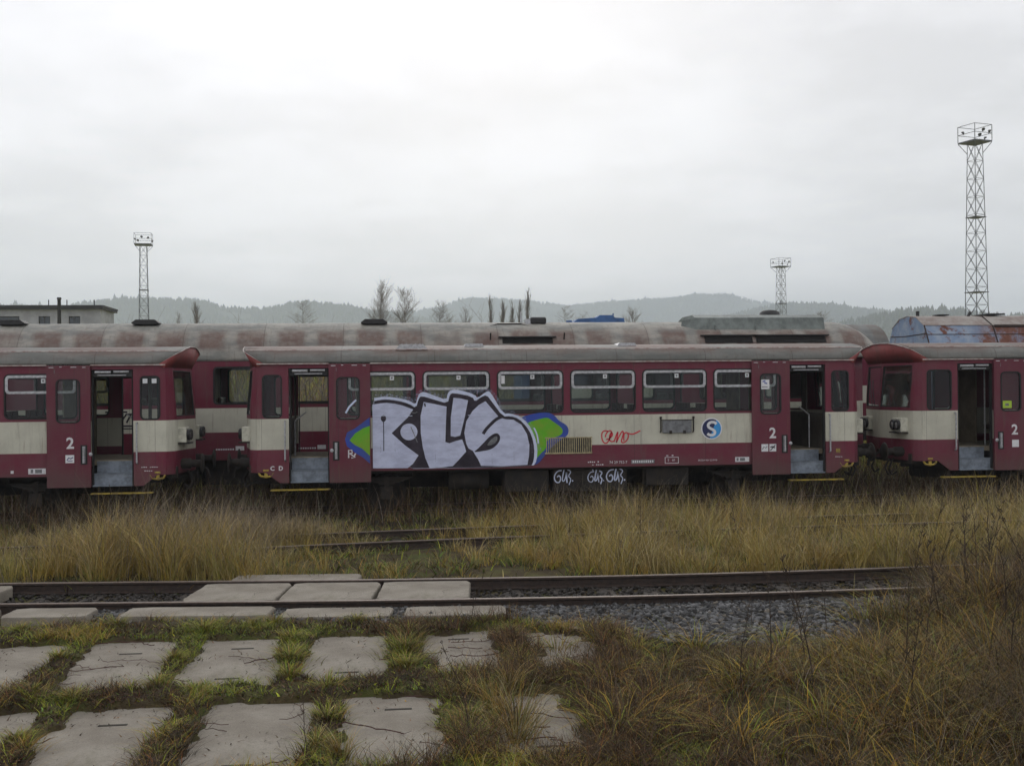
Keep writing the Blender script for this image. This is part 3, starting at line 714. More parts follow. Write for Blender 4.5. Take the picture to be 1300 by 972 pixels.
    if graffiti:
        ms = []
        def bt(ox, sc, *strokes):
            ms = []
            for s_ in strokes: ms.append(stroke_mesh(smoothpoly([(ox + a * sc, .44 + b_ * sc) for a, b_ in s_], 2, False), random.uniform(.02, .04), -1.296, 'halo'))
            join_meshes('graffiti_tag', ms, E2)
        def done(): pass
        for ox, sc in ((-.22, .30), (.55, .26), (.98, .30)):
            bt(ox, sc, [(.55, .95), (.2, .9), (-.05, .5), (.05, .1), (.35, 0), (.5, .35), (.35, .6), (.2, .45)], [(.75, 1.1), (.62, .5), (.58, .1), (.8, .2), (.9, .8)], [(.9, .8), (.95, .0)], [(1.0, 1.0), (1.3, .85), (1.02, .5), (1.28, .3), (1.1, -.15)], [(.4, 1.2), (.45, 1.0)], [(1.35, .2), (1.4, .1)])
    # roof ventilators
    vs_ = [(-3.42, 1), (-1.98, 0), (1.6, 0)] if graffiti else [(-2.2, 0), (1.5, 0)] if special == 'left' else [(2.2, 0)]
    for u, big in vs_:
        vb = MB()
        if big:
            vb.prism([(-.36, 3.49), (.36, 3.49), (.26, 3.60), (-.26, 3.60)], lambda a, b_, c: (u + a, c, b_), -1.30, -.75)
            for k in range(5): vb.box(u - .22 + k * .1, u - .20 + k * .1, -1.31, -.74, 3.50, 3.61)
        else:
            vb.prism([(-.24, 3.56), (.24, 3.56), (.19, 3.63), (-.17, 3.63)], lambda a, b_, c: (u + a, c, b_), -.75, -.2)
        vb.build('roof_vent', 'alu', R)
    # small stencilled markings low on the side
    ms = []
    def dash(x, z, n, h=.03, pitch=.045, mat='white'):
        for k in range(n):
            if (k * 7 + int(x * 10)) % 5 == 3: continue
            hh = h * (.7 + .3 * ((k * 3) % 4) / 3)
            ms.append(quad_mesh(x + k * pitch, x + k * pitch + pitch * .62, z, z + hh, YF - .0030, mat, .002))
    if special == 'left':
        ms += [quad_mesh(3.94, 4.30, .86, .98, YF - .003, 'white', .002), quad_mesh(3.99, 4.04, .88, .96, YF - .0036, 'greybox', .0005), quad_mesh(4.08, 4.22, .88, .96, YF - .0036, 'greybox', .0005), quad_mesh(3.58, 3.64, .88, .94, YF - .003, 'white', .002)]
        dash(6.28, .96, 8, .02); dash(6.30, .88, 6, .02)
    if graffiti:
        dash(1.02 - .5, .90, 6, .03); dash(.62, .84, 7, .025)
        ms.append(text_mesh('74 29 752-7', .085, 1.22, .895, YF - .003, 'white'))
        ms += [quad_mesh(1.52, 2.06, .86, .95, YF - .003, 'greybox', .002)]
        for k in range(10): ms.append(quad_mesh(1.55 + k * .05, 1.58 + k * .05, .88, .93, YF - .0036, 'white', .0005))
        for a in ((2.30, 2.62, .985, .997), (2.30, 2.62, .85, .862), (2.30, 2.312, .862, .985), (2.608, 2.62, .862, .985)): ms.append(quad_mesh(*a, YF - .003, 'white', .002))
        ms += [text_mesh('S', .08, 2.38, .925, YF - .003, 'white'), text_mesh('60', .07, 2.5, .925, YF - .003, 'white'), quad_mesh(2.33, 2.38, 1.02, 1.04, YF - .003, 'white', .002), quad_mesh(2.46, 2.50, 1.02, 1.045, YF - .003, 'white', .002)]
        ms.append(text_mesh('BRZDA REV 02.09.98', .05, 3.3, .91, YF - .003, 'white'))
        ms.append(stroke_mesh([(4.62, .95), (4.70, .95)], .012, YF - .003, 'white')); ms.append(stroke_mesh([(4.63, .94), (4.66, .90), (4.69, .94)], .010, YF - .003, 'white'))
        ms += [quad_mesh(4.30 - .86 + .0, 3.44 + .001, 5, 5.001, YF, 'white')] if 0 else []
        ms += [quad_mesh(3.95, 4.28, .86, .97, YF - .003, 'white', .002), quad_mesh(3.98, 4.03, .88, .95, YF - .0036, 'greybox', .0005), quad_mesh(4.06, 4.18, .88, .95, YF - .0036, 'greybox', .0005)]
        ms += [text_mesh('C', .13, -6.48, .89, YF - .003, 'white', bold=.004), text_mesh('D', .13, -6.30, .89, YF - .003, 'white', bold=.004)]
        ms += [quad_mesh(6.36, 6.46, 1.03, 1.13, YF - .003, 'yellow', .002)]; dash(6.30, .93, 6, .02)
    if ms: join_meshes('stencilled_marking', ms, R)
    if graffiti: paint_graffiti(R)
    return R

def paint_graffiti(R):
    G = lambda p: (-4.34 + .00353 * p[0], 2.85 - .00348 * p[1] - .00003 * p[0])
    ms = []
    def fill(pts, lay, mat, it=2, conv=G):
        ms.append(plate_mesh('g', [[conv(p) for p in smoothpoly(pts, it)] if it else [conv(p) for p in pts]], YF - .012 - .0022 * lay, .0012, mat))
    def line(pts, w, lay, mat, it=2): ms.append(stroke_mesh([G(p) for p in smoothpoly(pts, it, False)], w * .0035, YF - .013 - .0022 * lay, mat))
    fill([(930, 260), (1000, 235), (1060, 225), (1120, 220), (1165, 240), (1190, 275), (1242, 303), (1257, 340), (1242, 378), (1180, 412), (1130, 460), (1090, 510), (1050, 560), (990, 560), (940, 400)], 0, 'gblue')
    fill([(970, 292), (1060, 265), (1120, 252), (1150, 278), (1218, 325), (1212, 368), (1150, 386), (1112, 400), (1108, 455), (1078, 482), (1050, 512), (1020, 540), (960, 400)], 1, 'ggreen')
    line([(1030, 320), (1050, 360), (1058, 420)], 9, 2, 'halo'); line([(1020, 350), (1030, 380)], 7, 2, 'halo')
    halo = [(12, 128), (60, 120), (100, 117), (180, 127), (240, 143), (283, 168), (292, 130), (305, 96), (335, 86), (400, 112), (476, 140), (484, 95), (505, 75), (560, 76), (655, 105), (672, 130), (725, 88), (748, 83), (772, 120), (835, 230), (880, 226), (940, 245), (992, 290), (1034, 370), (1052, 450), (1047, 530), (1022, 572), (12, 578)]
    fill(halo, 2, 'halo', 1)
    line([(12, 120), (100, 108), (240, 134), (280, 150), (292, 105), (330, 78), (470, 128), (482, 80), (560, 66), (650, 92), (740, 70), (785, 120), (838, 218), (880, 214), (990, 275), (1046, 370), (1066, 470)], 26, 1.5, 'overspray', 1)
    for dx_, d0_, d1_ in ((150, 400, 470), (402, 440, 540), (430, 330, 372), (900, 430, 540), (760, 470, 550), (1016, 420, 520), (560, 240, 300), (60, 420, 520)): line([(dx_, d0_), (dx_ + 1, d1_)], 2.5, 4.6, 'overspray', 0)
    blk = [(12, 148), (60, 138), (100, 135), (170, 143), (240, 163), (284, 192), (300, 132), (318, 112), (400, 138), (484, 163), (497, 104), (520, 94), (640, 118), (656, 152), (692, 122), (731, 108), (762, 150), (832, 247), (880, 244), (932, 260), (982, 310), (1016, 370), (1032, 450), (1028, 530), (1008, 572), (12, 574)]
    fill(blk, 3, 'gblack', 1)
    # rounded P or R, dot, L, slash and S
    fill([(12, 168), (60, 160), (100, 157), (150, 162), (205, 176), (266, 200), (232, 250), (130, 350), (210, 425), (297, 492), (262, 545), (228, 572), (12, 572)], 4, 'lav', 0)
    fill([(238 + 54 * math.cos(a * PI / 8), 342 + 54 * math.sin(a * PI / 8)) for a in range(16)], 4, 'lav')
    fill([(332, 152), (400, 165), (476, 182), (470, 300), (466, 408), (492, 416), (530, 402), (572, 392), (586, 430), (597, 470), (552, 520), (512, 562), (440, 570), (366, 574), (340, 510), (324, 440), (312, 350), (312, 240)], 4, 'lav', 0)
    fill([(520, 126), (565, 130), (612, 142), (590, 250), (560, 368), (528, 376), (500, 370), (502, 250)], 4, 'lav', 0)
    fill([(722, 148), (765, 200), (808, 252), (850, 264), (900, 268), (950, 300), (985, 360), (1000, 430), (997, 500), (986, 558), (830, 566), (690, 562), (672, 520), (652, 488), (640, 466), (612, 450), (598, 420), (586, 350), (600, 275), (640, 210), (680, 172)], 4, 'lav', 0)
    line([(832, 245), (790, 262), (750, 300), (722, 330), (705, 358)], 20, 5, 'gblack')
    fill([(640, 476), (668, 455), (705, 418), (752, 368), (790, 350), (812, 366), (814, 395), (795, 428), (755, 458), (700, 468)], 5, 'gblack')
    fill([(725, 436), (745, 405), (770, 380), (795, 370), (797, 395), (775, 425)], 6, 'greybox')
    fill([(80 + 17 * math.cos(a * PI / 6), 256 + 22 * math.sin(a * PI / 6)) for a in range(12)], 5, 'gblack'); line([(80, 262), (81, 320), (80, 462)], 5, 5, 'gblack')
    line([(338, 160), (342, 182)], 9, 5, 'gblack')
    line([(12, 238), (260, 240)], 4, 5, 'halo', 0); line([(320, 236), (466, 240)], 4, 5, 'halo', 0); line([(610, 238), (760, 240)], 4, 5, 'halo', 0)
    line([(250, 215), (272, 225), (292, 215)], 5, 5, 'greybox'); line([(250, 310), (280, 380), (290, 410)], 5, 5, 'greybox')
    join_meshes('graffiti', ms, R)
    ms2 = []
    G2 = lambda p: (-4.62 + .00353 * p[0] * 1.44 - 1.94, 0)
    def L(p): return (-3.1 - 4.08 + (300 + p[0] / 3.47 - 303) * .01755 - .04, 4.62 - (380 + p[1] / 3.47 - 380) * .0174 - .0)
    def L(p):   # crop units of the leaf: 3.47 per photo pixel, 57 px per metre
        return (-4.36 + (p[0] - 603) / 3.47 * .01755, 2.0 - (p[1] - 532) / 3.47 * .0174)
    for pts, lay, mat in (([(603, 535), (580, 552), (540, 582), (505, 600), (496, 630), (504, 660), (540, 690), (575, 712), (603, 738)], 0, 'gblue'), ([(603, 572), (575, 582), (540, 604), (515, 635), (538, 655), (570, 672), (603, 704)], 1, 'ggreen')):
        q = [L(p) for p in pts]
        ms2.append(plate_mesh('g', [q], YF - .068 - .002 * lay, .0012, mat))
    ms2.append(stroke_mesh([L(p) for p in [(500, 515), (515, 488), (545, 458)]], .04, YF - .070, 'halo'))
    join_meshes('graffiti', ms2, R)
    # red scrawl
    T = lambda p: (-.48 + .00353 * p[0], 2.46 - .00354 * p[1] - .00004 * p[0])
    ms3 = []
    for s_ in ([(418, 238), (395, 232), (376, 245), (374, 275), (382, 305), (402, 318), (420, 300), (436, 262), (440, 238), (425, 232), (404, 250), (398, 275)], [(404, 290), (425, 285), (448, 262), (440, 240), (426, 262), (424, 292), (438, 305), (455, 300)], [(455, 305), (470, 262), (482, 236), (478, 262), (470, 310)], [(470, 310), (492, 262), (512, 232), (518, 250), (505, 290), (502, 308), (520, 312), (545, 290), (550, 262), (540, 244), (522, 250), (518, 275), (520, 300)], [(545, 250), (575, 258), (600, 248), (628, 234)]):
        ms3.append(stroke_mesh([T(p) for p in smoothpoly(s_, 2, False)], .028, YF - .005, 'gred'))
    join_meshes('red_scrawl', ms3, R)
    # round badge with an S
    cx, cz = 3.40, 1.63; r = .235
    circ = lambda rr, a0, a1, n=32: [(cx + rr * math.cos(math.radians(a0 + (a1 - a0) * k / n)), cz + rr * math.sin(math.radians(a0 + (a1 - a0) * k / n))) for k in range(n + 1)]
    mm = [plate_mesh('b', [circ(r + .012, 0, 348.75, 31)], YF - .006, .004, 'sticker'),
          plate_mesh('b', [circ(r - .015, 60, 258) ], YF - .0085, .0015, 'navy'), plate_mesh('b', [circ(r - .015, 258, 420)], YF - .0085, .0015, 'lightblue')]
    sp = [(.115, .105), (.07, .145), (-.02, .15), (-.085, .10), (-.08, .04), (-.02, .0), (.05, -.035), (.085, -.085), (.06, -.135), (-.01, -.155), (-.075, -.135), (-.10, -.11)]
    mm.append(stroke_mesh([(cx + a * 1.0, cz + b) for a, b in smoothpoly(sp, 2, False)], .062, YF - .0095, 'sticker'))
    join_meshes('round_badge', mm, R)
    # folded route board on its brackets
    bb = MB(); bb.box(2.24, 2.92, YF - .05, YF - .012, 1.545, 1.83)
    B = bb.build('route_board', 'greybox', R, bevel=.01)
    kb = MB()
    for x in (2.20, 2.96): kb.path([(x, YF - .01, 1.88), (x, YF - .06, 1.88), (x, YF - .06, 1.60), (x, YF - .01, 1.56)], .016, 6); kb.tube((x, YF - .06, 1.87), (x, YF - .06, 1.92), .028)
    kb.box(2.40, 2.46, YF - .062, YF - .05, 1.53, 1.60); kb.box(2.72, 2.78, YF - .062, YF - .05, 1.53, 1.60); kb.box(2.2, 2.96, YF - .06, YF - .05, 1.83, 1.85)
    kb.build('bracket', 'dark', B)
    gb = MB(); gb.box(-.45, .61, YF - .006, YF - .0015, 1.12, 1.48); gb.cur = 1
    for k in range(22): gb.box(-.43 + k * .0485, -.412 + k * .0485, YF - .022, YF - .006, 1.14, 1.46)
    gb.box(-.46, .62, YF - .026, YF - .006, 1.11, 1.14); gb.box(-.46, .62, YF - .026, YF - .006, 1.462, 1.484)
    gb.build('louvre_grille', ['black', 'grille'], R)

car(4.08, 'burgundy and cream railcar sprayed with large lavender and black graffiti letters', graffiti=True, closed_far=(0, 1))
car(-11.46, 'burgundy and cream railcar cut off by the left side of the photo, without graffiti', special='left', closed_far=(0, 0))
c3 = car(19.36, 'railcar on the right whose red-capped windscreen faces the camera', special='right', door_out=.19, closed_far=(1, 0))

# ------------------------------------------------------------------ tall coach behind
CR = [(1.42, 3.37), (1.42, 3.45), (1.38, 3.64), (1.30, 3.82), (1.17, 4.0), (.98, 4.16), (.72, 4.30), (.38, 4.395), (0, 4.42)]
CRP = [(-a, b) for a, b in CR] + [(a, b) for a, b in CR[::-1][1:]]
def coach(cx, cy, L, label, wins, dz=0, roofm='roof_rear', paint='paint_rear', round_end=True, broken=(), short=0, E=.95):
    R = thing('coach', (cx, cy, dz), label, 'coach')
    h = L / 2; hr = h - short
    for far in (0, 1):
        holes = [rrect(a, b, 2.25, 3.22, .10) for a, b in wins]
        plate('side_wall', [[(-h, .80), (hr, .80), (hr, 3.40), (-h, 3.40)]] + holes, -1.42, .05, paint, R, bool(far))
        for i, (a, b) in enumerate(wins):
            f = plate('window', [rrect(a - .01, b + .01, 2.24, 3.23, .11), rrect(a + .035, b - .035, 2.285, 3.185, .08)], -1.428, .06, 'rubber', R, bool(far))
            if i not in broken: plate('pane', [rrect(a + .02, b - .02, 2.26, 3.2, .08)], -1.39, .006, 'glass', f, bool(far))
    mb = MB()
    rows = []
    for u, k in [(-h, 1)] + [(x, 1) for x in np.linspace(-h + .3, hr - .3, 25)] + [(hr, 1)]:
        rows.append([(u, v, z) for v, z in CRP])
    for a in np.linspace(0, 1, 10)[1:]:
        zt = math.sqrt(max(1 - a ** 2.3, 0))
        rows.append([(hr + a * E, v * (1 - .22 * a * a), 3.37 + (z - 3.37) * zt) for v, z in CRP])
    mb.grid(rows); mb.build('roof', roofm, R, True, solid=.03)
    eb = MB(); zz = [.8, 1.2, 1.52, 1.9, 2.15, 2.5, 3.0, 3.37]; vv = [-1.42, -1.36, -1.2, -.8, -.3, .3, .8, 1.2, 1.36, 1.42]
    def P(v, z):
        k = .80 * (1 - (abs(v) / 1.42) ** 3) * (1 - .0 * z); return (hr + E * k, v, z)
    eb.grid([[P(v, z) for v in vv] for z in zz]); eb.build('end_wall', paint, R, True, solid=.03)
    e2 = MB(); e2.box(-h - .02, -h + .02, -1.41, 1.41, .8, 3.38); e2.prism([(a, b) for a, b in CRP], lambda a, b, c: (c, a, b), -h, -h + .02); e2.build('end_wall', paint, R)
    f = MB(); f.box(-h + .05, hr, -1.36, 1.36, 1.1, 1.2); f.build('floor', 'inner', R)
    c = MB(); c.box(-h + .05, hr, -1.36, 1.36, 3.32, 3.36); c.build('ceiling', 'inner_light', R)
    base = None
    for a, b in wins[1:-1]:
        for x in (a - .1, b + .1):
            for v in (-.85, .85):
                if base is None:
                    s = MB(); s.box(-.05, .05, -.48, .48, 1.55, 2.42); s.box(-.26, .26, -.48, .48, 1.5, 1.62); base = o = s.build('seat', 'seat', R, bevel=.03)
                else: o = base.copy(); COL.objects.link(o); o.parent = R
                o.location = (x, v, 0)
    for x in (-h * .55, h * .62):
        p = MB(); p.box(x, x + .04, -1.36, -.35, 1.2, 3.3); p.box(x, x + .04, .35, 1.36, 1.2, 3.3); p.build('partition', 'inner_light', R)
    ub = MB(); ub.box(-h + .2, hr - .2, -1.3, 1.3, .62, .97); ub.box(-6.5, 6.5, -1.2, 1.2, .15, .62); ub.build('underframe', 'dark', R)
    for x in (-h + 3.4, h - 3.4):
        b = MB(); b.box(x - 1.7, x + 1.7, -1.1, -.95, .25, .6); b.box(x - 1.7, x + 1.7, .95, 1.1, .25, .6); b.box(x - .2, x + .2, -1.1, 1.1, .3, .62)
        bo = b.build('bogie', 'dark', R)
        for dx in (-1.2, 1.2):
            for v in (-.75, .75):
                q = MB(); q.lathe([(.03, -.06), (.46, -.06), (.46, .06), (.03, .06)], (x + dx, v, .27), 'Y', 22); q.build('wheel', 'dark', bo, True)
    return R
wins = [(-4.35 + 1.85 * k - 1.9, -4.35 + 1.85 * k + 1.28 - 1.9) for k in range(-2, 9)]
wins = [w_ for w_ in wins if w_[0] > -11.6 and w_[1] < 10.5]
K = coach(1.9, 31.25, 23.6, 'tall burgundy and cream coach with rust stained roof behind the railcars', wins, broken=(3,), short=1.15, E=1.45)
# black railway emblem and small marks
ms = []
def bar(pts, w): ms.append(stroke_mesh([(a, b) for a, b in pts], w, -1.4235, 'gblack'))
ox, oz = -8.62, 1.90
bar([(ox - .35, oz + .18), (ox + .02, oz + .18)], .04); bar([(ox - .40, oz + .09), (ox - .02, oz + .09)], .04); bar([(ox - .4, oz), (ox - .05, oz)], .04)
bar([(ox - .10, oz - .10), (ox + .08, oz + .18), (ox + .20, oz + .18)], .045); bar([(ox + .02, oz - .10), (ox + .18, oz + .12), (ox + .40, oz + .12), (ox + .52, oz + .20)], .045); bar([(ox + .28, oz + .10), (ox + .18, oz - .10)], .045)
bar([(ox - .4, oz - .18), (ox + .55, oz - .18)], .04); bar([(ox - .4, oz - .25), (ox + .55, oz - .25)], .03)
for x0 in (-4.1, -3.0, -6.2): 
    for k in range(8): ms.append(quad_mesh(x0 + k * .06, x0 + k * .06 + .04, 1.06 + (k % 2) * .0, 1.10, -1.4235, 'white', .002))
    ms.append(quad_mesh(x0 + .5, x0 + .72, 1.05, 1.16, -1.4235, 'white', .002))
join_meshes('painted_marking', ms, K)
# roof fittings of the coach
for X in (-9.6, -6.2, -.2):
    v = MB(); u = X - 1.9; v.prism([(-.30, 4.37), (.30, 4.37), (.36, 4.41), (.24, 4.50), (-.24, 4.50), (-.36, 4.41)], lambda a, b, c: (u + a, c, b), -.75, -.2); v.build('roof_vent', 'black', K, bevel=.01)
v = MB(); v.box(2.18, 2.62, -.6, -.1, 4.36, 4.55); v.build('roof_vent', 'black', K, bevel=.05)
v = MB(); v.box(2.05, 2.18, -.55, -.15, 4.36, 4.50); v.tube((1.95, -.3, 4.3), (1.95, -.3, 4.72), .03); v.build('exhaust_pipe', 'alu', K)
v = MB(); v.path([(1.05, -.75, 4.29), (1.25, -.62, 4.36), (1.9, -.62, 4.36), (2.1, -.75, 4.29)], .015, 5); v.path([(1.25, -.62, 4.36), (1.9, -.62, 4.36)], .02, 5); v.build('roof_walk_rail', 'dark', K)
def louvre(u0, u1, z0, z1, name='louvre'):
    def yz(z): return -float(np.interp(z, [3.37, 3.45, 3.64, 3.82, 4.0, 4.16, 4.30, 4.395], [1.42, 1.42, 1.38, 1.30, 1.17, .98, .72, .38]))
    v = MB(); v.add([(u0, yz(z0) - .03, z0), (u1, yz(z0) - .03, z0), (u1, yz(z1) - .03, z1), (u0, yz(z1) - .03, z1)], [(0, 1, 2, 3)]); 
    v.box(u0 - .1, u1 + .1, yz(z1) - .12, yz(z1) + .02, z1, z1 + .03); v.cur = 1
    for k in range(4): z = z0 + (z1 - z0) * (k + .3) / 4; v.box(u0, u1, yz(z) - .055, yz(z) - .035, z, z + .012)
    v.build(name, ['black', 'dark'], K)
louvre(1.32, 2.68, 3.80, 3.96)
v = MB()
for u in (1.0, 3.0): v.tube((u, -1.25, 3.9), (u, -1.33, 4.08), .02)
v.build('lifting_eye', 'dark', K)
hood = MB(); u0, u1 = 6.75, 10.45
hood.prism([(-1.02, 4.05), (-.92, 4.50), (-.5, 4.60), (.5, 4.60), (.92, 4.50), (1.02, 4.05)], lambda a, b, c: (c, a, b), u0, u1)
hood.add([(u0, -1.02, 4.05), (u0, -.92, 4.50), (u0 - .35, -.75, 4.42), (u0 - .4, -.85, 4.15)], [(0, 1, 2, 3)])
hood.box(u0 + .55, u0 + 1.0, -1.03, -.99, 4.10, 4.125); hood.box(u0 + .52, u0 + .55, -1.03, -.99, 4.1, 4.3); hood.box(u0 + 1.7, u0 + 2.2, -1.03, -.99, 4.10, 4.125); hood.box(u0 + 1.67, u0 + 1.70, -1.03, -.99, 4.1, 4.3)
hood.build('radiator_hood', simple('grey_green_sheet_metal', (.20, .23, .215), .6, .1, .3, 3), K, bevel=.03)
louvre(6.9, 8.25, 3.78, 3.98); louvre(8.35, 10.35, 3.78, 3.98)
v = MB(); v.lathe([(.30, 0), (.28, .08), (.18, .14), (.02, .16)], (9.2, 0, 4.62), 'Z', 16); v.build('fan_cowl', 'black', K, True)

# grey coach on the third track
K2 = coach(11.95, 40.4, 12.6, 'dark grey roofed coach on the third track behind the tall coach', [(-5.5 + 1.9 * k, -4.2 + 1.9 * k) for k in range(6)], dz=.42, roofm='roof_dark', paint='paint_rear', E=.30)
v = MB(); v.box(3.9, 4.9, -.3, .3, 4.38, 4.46); v.build('roof_vent', 'black', K2)
# dark flat gangway behind it
# blue rusty locomotive
M['locoblue'] = None
m, t = nt('peeling_blue_paint_over_rust'); tc = N(t, 'ShaderNodeTexCoord').outputs['Object']
f = noise(t, tc, 1.6, 8, .72); sp_ = N(t, 'ShaderNodeSeparateXYZ'); t.links.new(tc, sp_.inputs[0])
east = ramp(t, sp_.outputs[0], -2.5, -1.5)
rust = mathn(t, 'ADD', ramp(t, f, .53, .62), mathn(t, 'MULTIPLY', east, ramp(t, f, .30, .50)), True)
c = mixc(t, rust, mixc(t, ramp(t, noise(t, tc, 3, 5), .4, .65), (.20, .27, .38), (.29, .34, .41)), mixc(t, noise(t, tc, 6, 6), (.10, .040, .028), (.22, .10, .07)))
finish(t, c, .75, 0, f, .3, .02, .2); M['locoblue'] = m
M['locoroof'] = simple('pale_weathered_sheet', (.34, .32, .29), .8, 0, .3, 2, (.22, .17, .15))
LO = thing('locomotive', (21.6, 36.15, .3), 'blue and rusty locomotive roof showing over the railcar on the right', 'locomotive')
# body sides
hs = MB(); hs.box(-3.9, 7.5, -1.45, 1.45, .9, 3.1); hs.build('body', 'locoblue', LO, bevel=.03)
sec = [(-1.47, 3.1), (-1.46, 3.62), (-1.13, 4.22), (-.6, 4.50), (0, 4.57), (.6, 4.50), (1.13, 4.22), (1.46, 3.62), (1.47, 3.1)]
rf = MB()
def rrow(u): return [(u, a, b) for a, b in sec]
rf.grid([rrow(-3.9), rrow(-1.9), rrow(7.5)])
rf.prism(sec, lambda a, b, c: (c, a, b), -3.93, -3.9)
rf.build('roof', 'locoblue', LO, solid=.02)
tp = MB(); tp.grid([[(u, a, b + .014) for a, b in ((-1.16, 4.21), (-.6, 4.51), (0, 4.58), (.6, 4.51), (1.16, 4.21))] for u in (-3.95, -1.6, 7.5)]); tp.build('roof_sheet', 'locoroof', LO, solid=.02)
sm2 = MB()
for u in (-3.93, -1.55, 1.4, 4.4): sm2.path([(u, -1.48, 3.12), (u, -1.475, 3.62), (u, -1.15, 4.23)], .024, 5)
sm2.path([(-1.6, -1.16, 4.25), (-1.6, -.6, 4.55), (-1.6, 0, 4.61)], .02, 5)
for z, y in ((3.30, -1.475), (3.62, -1.475), (3.92, -1.31)): sm2.path([(-3.9, y, z), (7.4, y, z)], .013, 5)
sm2.path([(-1.5, -1.17, 4.20), (7.4, -1.17, 4.20)], .05, 5)
for z, hw in ((3.55, 1.45), (3.95, 1.25)): sm2.path([(-3.945, -hw, z), (-3.945, hw * .1, z - .03), (-3.945, hw, z)], .016, 5)
sm2.build('panel_seam', simple('dark_rust', (.045, .028, .022), .9), LO)
fx = MB(); fx.tube((-3.6, -.05, 4.5), (-3.6, -.05, 4.76), .06); fx.tube((-1.9, -.2, 4.55), (-1.8, -.2, 4.72), .05); fx.box(-1.3, -.7, -.45, .45, 4.62, 4.66); fx.box(-3.0, -2.6, -.3, .1, 4.61, 4.64); fx.build('horn', 'black', LO)
lw = MB()
for u in (-3, -1, 4, 6): lw.lathe([(.03, -.8), (.5, -.8), (.5, -.7), (.03, -.7)], (u, 0, .2), 'Y', 20)
lw.box(-4.5, 7.4, -1.2, 1.2, .5, .9); lw.build('underframe', 'dark', LO)

# blue works vehicle far behind
M['bright_blue'] = simple('bright_blue_paint', (.05, .14, .34), .6, 0, .3, 1.5)
BV = thing('works_vehicle', (8.5, 44.0, .02), 'bright blue roof of a works vehicle peeping over the tall coach', 'works vehicle')
b = MB(); b.box(-3.2, 2.2, -1.3, 1.3, .9, 3.3); b.prism([(-3.2, 3.3), (2.2, 3.3), (1.7, 3.9), (-2.7, 3.9)], lambda a, b_, c: (a, c, b_), -1.2, 1.2); b.build('body', 'bright_blue', BV, bevel=.05)
b = MB(); b.prism([(-1.05, 5.10), (-.85, 5.27), (-.1, 5.32), (.05, 5.42), (.55, 5.42), (.65, 5.32), (1.0, 5.30), (1.05, 5.14), (.9, 5.08), (-1.0, 5.04)], lambda a, b_, c: (a, c, b_), -.5, .5)
b.tube((-1.0, 0, 5.20), (-1.22, 0, 5.18), .06); b.tube((.6, -.3, 5.3), (.62, -.3, 5.50), .03); b.build('boom', 'bright_blue', BV, bevel=.02)
b = MB(); b.box(-.25, .25, -.25, .25, 3.9, 5.06); b.build('turret', 'bright_blue', BV)
b = MB(); b.box(-3, 2, -1.1, 1.1, .4, .9)
for u in (-2, 1): b.lathe([(.03, -.8), (.45, -.8), (.45, -.7), (.03, -.7)], (u, 0, .3), 'Y', 18)
b.build('underframe', 'dark', BV)

# ================================================================== TRACKS
PROF = [(-.07, 0), (.07, 0), (.07, .012), (.012, .03), (.010, .105), (.035, .118), (.036, .142), (.028, .150), (-.028, .150), (-.036, .142), (-.035, .118), (-.010, .105), (-.012, .03), (-.07, .012)]
def rail(fn, x0, x1, zt, parent, step=.5):
    xs = np.arange(x0, x1 + step, step); n = len(PROF); vs = []
    for x in xs:
        y = float(fn(x)); dy = float(fn(x + .1) - fn(x - .1)) / .2; L = math.hypot(1, dy); nx, ny = -dy / L, 1 / L
        vs += [(x + nx * a, y + ny * a, zt - .150 + b) for a, b in PROF]
    fs = []; mi = []
    for i in range(len(xs) - 1):
        for k in range(n):
            fs.append((i * n + k, i * n + (k + 1) % n, (i + 1) * n + (k + 1) % n, (i + 1) * n + k)); mi.append(1 if k in (6, 7, 8) else 0)
    fs += [tuple(range(n)), tuple(range((len(xs) - 1) * n, len(xs) * n))]; mi += [0, 0]
    mb = MB(); mb.v = vs; mb.f = fs; mb.mi = mi
    return mb.build('rail', ['rail', 'railhead'], parent)
def track(fa, gauge, x0, x1, zt, label, s0=None, s1=None):
    T = thing('railway_track', (0, 0, 0), label, 'railway track')
    rail(fa, x0, x1, zt, T); rail(lambda x: fa(x) - gauge, x0, x1, zt, T)
    s0 = x0 if s0 is None else s0; s1 = x1 if s1 is None else s1
    x = s0; base = None
    while x < s1:
        y = float(fa(x)) - gauge / 2
        if base is None:
            mb = MB(); mb.box(-.12, .12, -1.25, 1.25, zt - .27, zt - .155); base = o = mb.build('sleeper', 'tie', T, bevel=.015)
        else: o = base.copy(); COL.objects.link(o); o.parent = T
        o.location = (x, y, random.uniform(-.01, .0)); o.rotation_euler = (0, 0, random.uniform(-.02, .02) + math.atan2(float(fa(x + .5) - fa(x - .5)), 1)); x += .62
    return T
track(far_rail, 1.50, -30, 34, .02, 'nearest rusty track, crossed by concrete panels beside the ballast', -7, 13)
track(lambda x: mid_rail(x) + 1.5, 1.50, -30, 40, -.02, 'overgrown middle track lost in tall dry grass', -4, 4)
track(lambda x: 27.2 + 0 * x, 1.50, -40, 45, -.17, 'track carrying the row of front railcars', -18, 24)
track(lambda x: 32.0 + 0 * x, 1.50, -40, 45, -.19, 'track under the tall coach', -12, 18)

